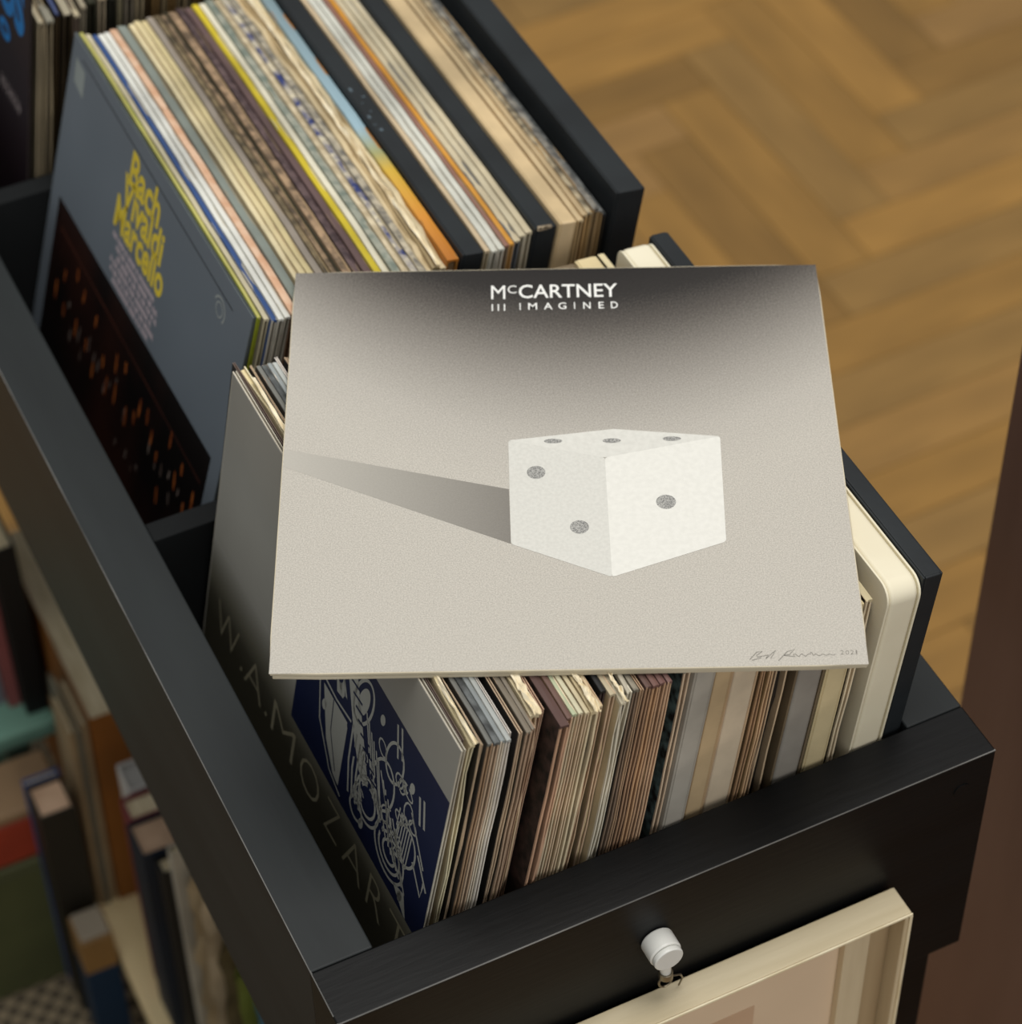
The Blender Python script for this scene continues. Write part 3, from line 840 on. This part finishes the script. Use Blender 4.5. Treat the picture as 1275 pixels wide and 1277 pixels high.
ln.build('ruled_line', mat('dark_slate_print', (48, 54, 60), rough=.5), bach)
lg = MB()
lg.ribbon(ell(4.3, 29.9, .85, .85, 0, 16, .4, 3.9), .16, ft)
lg.ribbon(ell(4.3, 29.9, .5, .5, 0, 14), .12, ft, True)
M_SILV = mat('silver_print', (160, 166, 164), (148, 154, 152), rough=.5)
lg.build('pale_emblem', M_SILV, bach)['kind'] = 'stuff'
MB().flat([(30.7, 31.2), (28.9, 31.0), (28.7, 29.1), (30.5, 29.4)], ft).build('corner_label', mat('grey_label_print', (156, 164, 162), (146, 154, 152), rough=.5), bach)

# dark album with blue letters in the back bin
lean = math.radians(9.4)
H3 = 34.2
blu = thing('record_album', 'dark maroon album with big blue letters, leftmost in the back bin', 'record album', (10.60 - H3 * math.sin(lean), 73.6, BF + 0.06), (0, lean, 0))
mb = MB()
sheet(mb, 0, 0.07, 31.6, H3, 4.1, bow=0.0, dy=.03, dz=.03)
sheet(mb, 0.14, 0.05, 31.6, H3, 4.1, bow=0.0, dy=.05, dz=.03)
mb.build('jacket', K((60, 50, 48)), blu)
MB().box(-0.02, -0.004, 0.03, 31.5, 0.05, H3 - 0.05).build('printed_cover', mat('maroon_cover_print', (38, 22, 30), (28, 16, 22), rough=.45), blu)
bl = MB()
text_into(bl, 'OS', 6.4, 1.0, 29.6, 33.8, ft, bold=.05)
bl.ribbon(ell(5.0, 28.2, .9, .55, 0, 14), .5, ft, True)
bl.build('blue_lettering', mat('blue_print', (18, 136, 214), (14, 122, 196), rough=.45), blu)
bl = MB()
for k in range(7):
    a = 5.6 - k * .62
    bl.ribbon([(a, 23.1), (a - .1, 24.3)], .17, ft)
    bl.ribbon([(a, 24.2 - (k % 3) * .4), (a - .4, 23.6)], .17, ft)
bl.build('white_lettering', mat('grey_white_print', (170, 156, 156), rough=.5), blu)

# ------------------------------------------------------------------ the grey album lying across the front bin
YAW = -0.4433
hero = thing('record_album', 'grey album with pale die and white title lying flat across the front bin', 'record album', (23.66, 20.80, 12.94), (0, 0, YAW))
h = 15.75


def artmat():
    m = bpy.data.materials.new('grey_airbrushed_cover_print')
    m.use_nodes = True
    nt = m.node_tree
    N, Lk = nt.nodes, nt.links
    b = N['Principled BSDF']
    b.inputs['Roughness'].default_value = 0.6
    b.inputs['Specular IOR Level'].default_value = 0.25
    tc = N.new('ShaderNodeTexCoord')
    sp = N.new('ShaderNodeSeparateXYZ')
    Lk.new(tc.outputs['Object'], sp.inputs[0])

    def ma(op, a, b_=None, c_=None):
        q = N.new('ShaderNodeMath')
        q.operation = op
        for i_, v in enumerate((a, b_, c_)):
            if v is None:
                continue
            if isinstance(v, (int, float)):
                q.inputs[i_].default_value = v
            else:
                Lk.new(v, q.inputs[i_])
        return q.outputs[0]
    x_, y_ = sp.outputs['X'], sp.outputs['Y']
    # printed tone: dark centre at the top, fading down and to the sides
    dy_ = ma('MULTIPLY', ma('SUBTRACT', 0.170, y_), 1 / 0.20)
    dx_ = ma('MULTIPLY', ma('SUBTRACT', x_, 0.018), 1 / 0.27)
    dx2 = ma('POWER', ma('ABSOLUTE', dx_), 2.0)
    f = ma('ADD', dy_, dx2)
    n_ = N.new('ShaderNodeTexNoise')
    n_.inputs['Scale'].default_value = 900
    n_.inputs['Detail'].default_value = 2
    Lk.new(tc.outputs['Object'], n_.inputs['Vector'])
    f = ma('ADD', f, ma('MULTIPLY', ma('SUBTRACT', n_.outputs['Fac'], 0.5), 0.22))
    r = N.new('ShaderNodeValToRGB')
    e = r.color_ramp.elements
    e[0].position, e[0].color = 0.07, rgb(38, 35, 34)
    e[1].position, e[1].color = 1.0, rgb(198, 193, 183)
    for p, c in ((0.2, (50, 47, 45)), (0.32, (92, 87, 82)), (0.46, (134, 129, 122)), (0.62, (166, 161, 153)), (0.8, (190, 185, 176))):
        q = e.new(p)
        q.color = rgb(*c)
    Lk.new(f, r.inputs[0])
    mx = N.new('ShaderNodeMix')
    mx.data_type = 'RGBA'
    mx.blend_type = 'MULTIPLY'
    mx.inputs[0].default_value = 1.0
    n3 = N.new('ShaderNodeTexNoise')
    n3.inputs['Scale'].default_value = 1300
    Lk.new(tc.outputs['Object'], n3.inputs['Vector'])
    r3 = N.new('ShaderNodeValToRGB')
    r3.color_ramp.elements[0].position, r3.color_ramp.elements[0].color = 0.3, (0.70, 0.70, 0.70, 1)
    r3.color_ramp.elements[1].position, r3.color_ramp.elements[1].color = 0.7, (1, 1, 1, 1)
    Lk.new(n3.outputs['Fac'], r3.inputs[0])
    Lk.new(r.outputs[0], mx.inputs[6])
    Lk.new(r3.outputs[0], mx.inputs[7])
    Lk.new(mx.outputs[2], b.inputs['Base Color'])
    return m


def plate(z0, z1, inset=0.0, sag=0.0, m_=12, yaw=0.0):
    """square card with slightly rounded corners and a gentle sag"""
    mb_ = MB()
    nn = m_
    cs = lambda i: -h + inset + (2 * h - 2 * inset) * i / nn
    vs = []
    for s in (0, 1):
        for j in range(nn + 1):
            for i in range(nn + 1):
                x_, y_ = cs(i), cs(j)
                if i in (0, nn) and j in (0, nn):
                    x_ *= 0.994
                    y_ *= 0.994
                zz = (z0 if s == 0 else z1) - sag * (1 - (x_ / h) ** 2)
                vs.append((x_ * math.cos(yaw) - y_ * math.sin(yaw), x_ * math.sin(yaw) + y_ * math.cos(yaw), zz))
    q = (nn + 1) ** 2
    ix = lambda s, i, j: s * q + j * (nn + 1) + i
    fs = []
    for j in range(nn):
        for i in range(nn):
            fs.append((ix(0, i, j), ix(0, i, j + 1), ix(0, i + 1, j + 1), ix(0, i + 1, j)))
            fs.append((ix(1, i, j), ix(1, i + 1, j), ix(1, i + 1, j + 1), ix(1, i, j + 1)))
    for i in range(nn):
        fs += [(ix(0, i, 0), ix(0, i + 1, 0), ix(1, i + 1, 0), ix(1, i, 0)), (ix(0, i, nn), ix(1, i, nn), ix(1, i + 1, nn), ix(0, i + 1, nn)),
               (ix(0, 0, i), ix(1, 0, i), ix(1, 0, i + 1), ix(0, 0, i + 1)), (ix(0, nn, i), ix(0, nn, i + 1), ix(1, nn, i + 1), ix(1, nn, i))]
    return mb_.add(vs, fs)


M_HEDGE = mat('pale_card_edge', (206, 196, 172), (190, 180, 156), scale=20, rough=.7)
plate(-0.2, 0.0).build('front_panel', M_HEDGE, hero, bevel=0.03)
plate(-0.46, -0.23, inset=0.06, sag=0.05, yaw=0.004).build('back_panel', M_HEDGE, hero, bevel=0.03)
MB().flat([(-h + .06, -h + .06), (h - .06, -h + .06), (h - .06, h - .06), (-h + .06, h - .06)], lambda a, b: (a, b, 0.006)).build('printed_cover', artmat(), hero)
mb = MB()
zt = lambda a, b: (a, b, 0.02)
u = lambda px: -3.9 + (px - 180) / 825.0 * 7.55
vv = lambda py: 14.27 - (py - 160) / 150.0 * 2.25
text_into(mb, 'M', u(180), u(272), vv(240), vv(160), zt)
text_into(mb, 'C', u(288), u(346), vv(208), vv(161), zt)
text_into(mb, 'CARTNEY', u(360), u(1005), vv(238), vv(158), zt, bold=.008)
text_into(mb, 'I', u(183), u(191), vv(309), vv(270), zt)
text_into(mb, 'I', u(222), u(230), vv(309), vv(270), zt)
text_into(mb, 'I', u(262), u(270), vv(309), vv(270), zt)
for s, a, b in (('I', 364, 371), ('M', 420, 478), ('A', 522, 578), ('G', 616, 668), ('I', 718, 725), ('N', 778, 826), ('E', 878, 912), ('D', 958, 1003)):
    text_into(mb, s, u(a), u(b), vv(305), vv(266), zt, bold=.008)
mb.build('title_lettering', mat('white_print', (236, 236, 232), (230, 230, 226), rough=.5), hero)
# pale cube with soft shadow (plain printed shapes)
M_D1 = mat('pale_print_left', (210, 209, 202), (202, 201, 194), scale=500, rough=.6)
M_D2 = mat('pale_print_right', (224, 223, 216), (218, 217, 210), scale=300, rough=.6)
M_D3 = mat('pale_print_top', (214, 213, 206), (206, 205, 198), scale=300, rough=.6)
M_PIP = mat('grey_speckled_print', (176, 175, 170), (112, 112, 110), scale=1600, rough=.6, lo=.4, hi=.6)


def shadowmat():
    m = mat('shadow_print', (140, 136, 128), (116, 112, 105), scale=900, rough=.6)
    nt = m.node_tree
    tc = nt.nodes.new('ShaderNodeTexCoord')
    sp = nt.nodes.new('ShaderNodeSeparateXYZ')
    nt.links.new(tc.outputs['Object'], sp.inputs[0])
    n_ = nt.nodes.new('ShaderNodeTexNoise')
    n_.inputs['Scale'].default_value = 1000
    nt.links.new(tc.outputs['Object'], n_.inputs['Vector'])
    sc_ = nt.nodes.new('ShaderNodeMath')
    sc_.operation = 'MULTIPLY_ADD'
    sc_.inputs[1].default_value = 0.03
    nt.links.new(n_.outputs['Fac'], sc_.inputs[0])
    nt.links.new(sp.outputs['X'], sc_.inputs[2])
    mr = nt.nodes.new('ShaderNodeMapRange')
    mr.inputs['From Min'].default_value = -0.142
    mr.inputs['From Max'].default_value = -0.012
    nt.links.new(sc_.outputs[0], mr.inputs['Value'])
    r = nt.nodes.new('ShaderNodeValToRGB')
    r.color_ramp.elements[0].color = rgb(180, 176, 167)
    r.color_ramp.elements[1].color = rgb(122, 118, 111)
    nt.links.new(mr.outputs[0], r.inputs[0])
    nt.links.new(r.outputs[0], nt.nodes['Principled BSDF'].inputs['Base Color'])
    return m


P = dict(TL=(-3.0, 1.20), TM=(2.99, 1.98), TR=(9.0, 1.26), M=(2.42, -0.28), BL=(-2.93, -6.76), BM=(2.50, -9.30), BR=(8.82, -6.84))
MB().flat([(-15.69, 0.80), (-3.0, -2.62), (-2.93, -6.74), (-15.62, -0.60)], lambda a, b: (a, b, 0.014)).build('printed_shadow', shadowmat(), hero)


def rounded(pts, r=.22):
    out = []
    n_ = len(pts)
    for i_ in range(n_):
        p, a_, b_ = Vector(pts[i_]), Vector(pts[i_ - 1]), Vector(pts[(i_ + 1) % n_])
        da, db = (a_ - p).normalized(), (b_ - p).normalized()
        for k in range(5):
            s = k / 4
            q = (p + da * r) * (1 - s) ** 2 + p * 2 * s * (1 - s) + (p + db * r) * s ** 2
            out.append((q.x, q.y))
    return out


MB().flat(rounded([P['TL'], P['M'], P['BM'], P['BL']], .2), lambda a, b: (a, b, 0.020)).build('printed_die_left', M_D1, hero)
MB().flat(rounded([P['TL'], P['TM'], P['TR'], P['M']], .1), lambda a, b: (a, b, 0.0185)).build('printed_die_top', M_D3, hero)
MB().flat(rounded([P['M'], P['TR'], P['BR'], P['BM']], .2), lambda a, b: (a, b, 0.0205)).build('printed_die_right', M_D2, hero)
fz = lambda a, b: (a, b, 0.026)


def on(q, s, t):
    A_, B_, C_, D_ = [Vector(P[k]) for k in q]
    return (A_ * (1 - s) * (1 - t) + B_ * s * (1 - t) + C_ * s * t + D_ * (1 - s) * t)


for s, t in ((.28, .26), (.70, .66)):
    p = on(('TL', 'M', 'BM', 'BL'), s, t)
    MB().flat(ell(p.x, p.y, .52, .50, 0, 24), fz).build('printed_pip', M_PIP, hero)
p = on(('M', 'TR', 'BR', 'BM'), .5, .5)
MB().flat(ell(p.x, p.y, .55, .54, 0, 24), fz).build('printed_pip', M_PIP, hero)
for s, t in ((.22, .22), (.5, .5), (.78, .78)):
    p = on(('TL', 'TM', 'TR', 'M'), s, t)
    MB().flat(ell(p.x, p.y, .52, .18, 0, 24), fz).build('printed_pip', M_PIP, hero)
sg = MB()
# pencil scribble with the year, in the lower right corner
for stroke in ([(9.5, -15.25), (9.9, -14.75), (10.2, -14.7), (9.85, -15.0), (10.1, -15.15), (9.6, -15.3)], [(9.9, -15.1), (10.5, -14.95), (10.35, -15.2), (10.9, -14.65), (10.6, -15.2)],
               [(11.0, -15.35), (11.5, -14.75), (11.9, -14.6), (11.6, -14.95), (11.3, -15.0), (11.9, -15.1)]):
    sg.ribbon(stroke, .035, zt)
sg.ribbon([(11.8 + 2.2 * k / 40, -15.0 + .10 * math.sin(k * .95) * (1 - k / 60) + (.22 if k in (17, 18) else 0)) for k in range(41)], .03, zt)
for s_, a, w_ in (('2', 14.3, .17), ('0', 14.56, .17), ('2', 14.82, .17), ('1', 15.1, .06)):
    text_into(sg, s_, a, a + w_, -15.0, -14.72, zt, bold=-.02)
sg.build('pencil_signature', mat('pencil_print', (120, 116, 108), rough=.6), hero)

# ------------------------------------------------------------------ framed picture hanging on the front board
fr = thing('picture_frame', 'pale wood framed picture hanging on the front of the black rack', 'picture frame', (20.0, -0.35, -9.05))
FX0, FX1, FH, FD = -15.5, 14.84, 37.0, 2.05
M_FR = mat('washed_oak', (222, 208, 176), (200, 184, 148), scale=9, rough=.5, detail=7, stretch=(.5, 6, 6), bump=.15)
M_FRV = mat('washed_oak_upright', (212, 196, 164), (188, 170, 136), scale=9, rough=.5, detail=7, stretch=(6, 6, .5), bump=.15)
M_LIP = mat('rubbed_gilt_lip', (244, 232, 200), (222, 206, 168), scale=30, rough=.35)
MB().box(FX0, FX1, -FD, 0, -0.45, 0).build('frame_rail', M_FR, fr, bevel=.1)
MB().box(FX0, FX1, -FD, 0, -FH, -FH + .45).build('frame_rail', M_FR, fr, bevel=.1)
for x0 in (FX0, FX1 - .42):
    MB().box(x0, x0 + .42, -FD, 0, -FH + .46, -0.46).build('frame_stile', M_FRV, fr, bevel=.1)
lip = MB()
lip.box(FX0, FX1, -FD - .12, -FD, -.18, .02).box(FX0, FX1, -FD - .12, -FD, -FH, -FH + .18)
lip.box(FX1 - .18, FX1 + .02, -FD - .12, -FD, -FH + .18, -.18).box(FX0 - .02, FX0 + .16, -FD - .12, -FD, -FH + .18, -.18)
lip.build('frame_lip', M_LIP, fr, bevel=.04)
for sx in (0, 1):
    a0 = FX1 - .42 - 1.5 if sx else FX0 + .42
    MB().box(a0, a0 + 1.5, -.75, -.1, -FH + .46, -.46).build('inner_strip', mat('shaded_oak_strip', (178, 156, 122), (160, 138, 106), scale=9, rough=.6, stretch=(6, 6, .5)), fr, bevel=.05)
    a1 = a0 - 1.75 if sx else a0 + 1.5
    MB().box(a1, a1 + 1.75, -1.0, -.1, -FH + .46, -.46).build('inner_strip', M_FRV, fr, bevel=.08)
MB().box(FX0 + 3.68, FX1 - 3.68, -.45, -.1, -FH + .46, -.46).build('mount_board', mat('buff_mount_board', (226, 202, 172), (218, 194, 164), rough=.8), fr)
MB().box(FX0 + 6.9, FX1 - 9.3, -.5, -.44, -FH + 4.5, -5.6).build('print_sheet', mat('brown_picture_print', (208, 176, 146), (194, 162, 132), scale=12, rough=.7), fr, bevel=.02)

hk = thing('wall_knob', 'round white plastic knob hook on the front of the black rack', 'hook', (19.05, -0.02, -4.45))
Cn = 32
ring = lambda r: [(r * math.cos(2 * math.pi * k / Cn), r * math.sin(2 * math.pi * k / Cn)) for k in range(Cn)]
MB().prism(ring(.98), -1.25, -0.02, lambda a, b, hh: (a, hh, b)).build('knob_cap', M_PLASTIC, hk, bevel=.12, seg=3)
MB().prism(ring(.9), -1.62, -1.26, lambda a, b, hh: (a, hh, b)).build('knob_disc', M_PLASTIC, hk, bevel=.1, seg=3)
MB().tube([(0.05, -1.0, -.8), (.1, -1.0, -1.5), (.15, -1.05, -2.1)], [.42, .36, .3], 14).build('knob_stem', M_PLASTIC, hk, bevel=.05)
MB().tube([(.15, -1.05, -1.95), (.15, -1.05, -2.5)], [.42, .42], 16).build('metal_collar', M_METAL, hk, bevel=.05)
MB().tube([(.15 + .42 * math.cos(t), -1.05, -2.9 + .55 * math.sin(t)) for t in [2 * math.pi * k / 18 for k in range(19)]], .07, 8).build('wire_ring', M_METAL, hk)
MB().tube([(.6, -1.05, -2.7), (1.15, -1.0, -3.0), (1.35, -.9, -3.6), (1.2, -.8, -4.4)], .06, 8).build('wire_end', M_METAL, hk)

# ------------------------------------------------------------------ dark brown cabinet at the right
cb = thing('cabinet', 'dark brown wooden cabinet side standing right of the rack', 'cabinet', (56.5, -45, FZ))
M_CAB = mat('dark_brown_wood', (134, 103, 90), (122, 92, 80), scale=6, rough=.5, detail=6, stretch=(3, 3, .4))
MB().box(0, 1.8, 0, 67.5, 0, 128).build('side_panel', M_CAB, cb, bevel=.25)
MB().box(1.85, 60, 65.7, 67.4, 0, 128).build('back_panel', M_CAB, cb, bevel=.1)
MB().box(60.05, 61.9, 0, 67.5, 0, 128).build('side_panel', M_CAB, cb, bevel=.25)
MB().box(-.6, 62.5, -.8, 68.0, 128.05, 130).build('top_board', M_CAB, cb, bevel=.2)
MB().box(1.85, 60, 1, 65.6, 6, 7.8).build('bottom_board', M_CAB, cb, bevel=.1)
for k in (0, 1):
    d_ = MB().box(1.9 + k * 29.2, 30.9 + k * 29.1, 0, 1.8, 8, 127.9).build('cabinet_door', M_CAB, cb, bevel=.15)
    MB().prism(ring(1.3), -1.8, -.02, lambda a, b, hh: (28.4 + k * 5.4 + a, hh, 70 + b)).build('door_knob', M_METAL, d_, bevel=.3)


# ------------------------------------------------------------------ books and boxes low down at the left
def book(name, label, x0, x1, y0, y1, z0, z1, cover, page, spine='left', cat='book', lean=0.0, leany=0.0, group=None, th=.22):
    """hardback standing upright; spine towards 'left' (x0), 'near' (y0)"""
    r = thing(name, label, cat, (x0, y0, z0 + .02 + (x1 - x0) * math.sin(lean) * 1.02), (leany, lean, 0), group)
    X, Y, Z = x1 - x0, y1 - y0, z1 - z0
    cv = MB()
    if spine == 'left':
        cv.box(0, X, 0, th, 0, Z).box(0, X, Y - th, Y, 0, Z).box(0, th, th, Y - th, 0, Z)
        pg = MB().box(th + .02, X - .3, th + .02, Y - th - .02, .2, Z - .35)
    else:
        cv.box(0, th, 0, Y, 0, Z).box(X - th, X, 0, Y, 0, Z).box(th, X - th, 0, th, 0, Z)
        pg = MB().box(th + .02, X - th - .02, th + .02, Y - .3, .2, Z - .35)
    cv.build('cover', cover, r, bevel=.06)
    pg.build('page_block', page, r, bevel=.05)
    return r


PG = mat('cream_page_edges', (226, 212, 180), (204, 188, 152), scale=30, rough=.85, stretch=(6, 1, .3))
PGP = mat('pinkish_page_edges', (206, 174, 146), (186, 154, 126), scale=30, rough=.85)
C = lambda n_, c: mat(n_, c, tuple(v * .8 for v in c), scale=8, rough=.6)
SHZ = -75.0
GR = 'books on the lower shelf'
book('book', 'tall orange-brown bound book with cream page tops on the lower shelf', 2.75, 6.6, 66.0, 89.5, SHZ, -50, C('orange_brown_cloth', (150, 92, 30)), PG, 'near', lean=.02, group=GR, th=.10)
book('book', 'slim beige book left of the orange-brown one', 2.05, 2.65, 66.3, 72.0, SHZ, -50.6, C('beige_cloth', (176, 152, 116)), PG, 'near', lean=.02, group=GR, th=.12)
book('book', 'thin grey book beside the slim beige one', 1.55, 1.98, 66.1, 73.5, SHZ, -51.2, C('grey_cloth', (128, 124, 108)), PG, 'near', lean=.02, group=GR, th=.1)
book('book', 'narrow tan book at the left edge of the lower shelf', .95, 1.5, 66.2, 71.0, SHZ, -51.0, C('tan_cloth', (170, 146, 110)), PG, 'near', lean=.02, group=GR, th=.1)
book('box', 'small white box showing behind the crimson book', 3.6, 14, 57.6, 60.6, SHZ, -49.8, C('white_card', (214, 212, 208)), C('white_card_in', (196, 194, 190)), 'left', 'box', group=GR)
book('book', 'crimson bound book with pale pages next to the navy one', 2.7, 14, 54.9, 57.4, SHZ, -50, C('crimson_cloth', (130, 50, 56)), PG, 'left', group=GR)
book('book', 'navy bound book with pale pages on the lower shelf', 2.3, 14, 51.2, 54.8, SHZ, -50, C('navy_cloth', (14, 30, 48)), PGP, 'left', group=GR)
book('book', 'slim black book right of the navy one', 3.2, 14, 49.3, 51.1, SHZ, -50.5, C('black_cloth', (14, 14, 15)), PG, 'left', group=GR)
book('book', 'pale grey booklet near the rack side', 3.9, 13, 48.2, 49.2, SHZ, -47, C('pale_grey_card', (190, 186, 172)), PG, 'left', group=GR, th=.1)
pk = [((190, 172, 138), 'crumpled beige paper folder', -48.0, 4.4), ((206, 190, 160), 'pale folded paper folder', -49, 4.7), ((110, 100, 70), 'olive-brown paper folder', -50.5, 5.2), ((122, 138, 60), 'leaf green folder', -52, 5.8), ((74, 126, 158), 'light blue folder', -54, 6.4)]
yy = 47.9
for k, (c, w, zt_, x_) in enumerate(pk):
    r = thing('paper_folder', '%s standing low at the bottom edge of the rack' % w, 'folder', (x_, yy - 1.5, SHZ + .02), (0, 0, 0), GR)
    mb = MB()
    for q in range(2):
        b2 = MB()
        sheet(b2, 0, .1, 18, zt_ - SHZ, k * 3.1 + q, dy=.8, dz=.6, bow=.6, ragged=.3)
        mb.add([(y_, .2 + x_ * .5 + q * .6, z_) for x_, y_, z_ in b2.v], b2.f)
    mb.build('folded_sheets', K(c), r)
    yy -= 1.9

# things on the floor beside the rack
GF = 'books and boxes on the floor left of the rack'
RZ = FZ + .87
book('book', 'tall dark-covered book with pinkish page top, standing on the floor', -2.7, .45, 64.5, 68.2, RZ, -58, C('dark_olive_cloth', (34, 30, 20)), PGP, 'left', group=GF)
book('book', 'thin blue book behind the dark-covered one', -2.8, .45, 68.25, 68.95, RZ, -57.8, C('blue_grey_cloth', (66, 88, 140)), PG, 'left', group=GF, th=.12)
crate = thing('crate', 'olive green crate under the tan and red box', 'crate', (-10, 69.1, RZ), (0, 0, 0), GF)
MB().box(0, 10.3, 0, 5.9, 0, 17.0).build('crate_body', C('olive_crate', (84, 88, 54)), crate, bevel=.3)
MB().box(-.15, 10.45, -.1, 6.0, 17.02, 18.2).build('crate_lid', C('olive_lid', (90, 94, 60)), crate, bevel=.3)
bx = thing('box', 'tan-topped box with a red side on the olive crate', 'box', (-9.4, 69.2, RZ + 18.25), (0, 0, 0), GF)
MB().box(0, 9.8, 0, 5.6, 0, 5.6).build('box_body', C('red_card', (176, 64, 38)), bx, bevel=.5)
MB().box(-.1, 9.9, -.1, 5.7, 5.62, 7.0).build('box_lid', C('tan_card', (160, 130, 96)), bx, bevel=.4)
tb_ = thing('low_table', 'pale teal low table beside the rack', 'table', (-22, 76.6, RZ))
MB().box(0, 24.6, 0, 20, 24.0, 26.0).build('table_top', C('teal_paint', (140, 190, 170)), tb_, bevel=.3)
for x0 in (.8, 19.8):
    for y0 in (.8, 17):
        MB().box(x0, x0 + 2.2, y0, y0 + 2.2, 0, 23.98).build('leg', C('teal_leg', (100, 140, 128)), tb_, bevel=.2)
TZ = RZ + 26.03
GT = 'books on the teal table'
book('book', 'black book standing at the right end of the teal table', .45, 2.5, 78.0, 92, TZ, TZ + 21, C('black_book_cloth', (12, 12, 13)), PG, 'near', group=GT)
book('book', 'pink-red spined book left of the black one', -.7, .35, 79.5, 92, TZ, TZ + 21.0, C('pink_red_cloth', (160, 92, 90)), PG, 'near', group=GT)
book('book', 'lilac-grey spined book on the teal table', -1.7, -.8, 80.3, 92, TZ, TZ + 21.5, C('lilac_cloth', (140, 138, 148)), PG, 'near', group=GT)
book('book', 'dark green book at the left on the teal table', -4.8, -1.8, 80.5, 92, TZ, TZ + 20, C('dark_green_cloth', (34, 56, 48)), PG, 'near', group=GT)
hb = thing('carton', 'small tan carton with a navy lower half beside the shelf edge', 'box', (-2.5, 60.2, RZ), (0, 0, 0), GF)
MB().box(0, 3.0, 0, 3.4, 0, 11.5).build('box_base', C('navy_card', (18, 48, 74)), hb, bevel=.15)
MB().box(0, 3.0, 0, 3.4, 11.52, 16.0).build('box_sleeve', C('ochre_card', (156, 118, 66)), hb, bevel=.15)
MB().box(.2, 2.8, .2, 3.2, 16.02, 16.4).build('box_flap', C('grey_paper', (170, 158, 138)), hb, bevel=.1)


def rugmat():
    m = bpy.data.materials.new('checked_wool')
    m.use_nodes = True
    nt = m.node_tree
    b = nt.nodes['Principled BSDF']
    b.inputs['Roughness'].default_value = .95
    tc = nt.nodes.new('ShaderNodeTexCoord')
    ck = nt.nodes.new('ShaderNodeTexChecker')
    ck.inputs['Scale'].default_value = 100
    ck.inputs['Color1'].default_value = rgb(136, 122, 98)
    ck.inputs['Color2'].default_value = rgb(78, 70, 56)
    nt.links.new(tc.outputs['Object'], ck.inputs['Vector'])
    nt.links.new(ck.outputs[0], b.inputs['Base Color'])
    return m


rg_ = MB().box(-60, 20, 30, 102.5, FZ + .05, FZ + .85).build('rug', rugmat(), None, bevel=.3)
tag(rg_, 'grey-brown checked woven rug on the parquet left of the rack', 'rug')
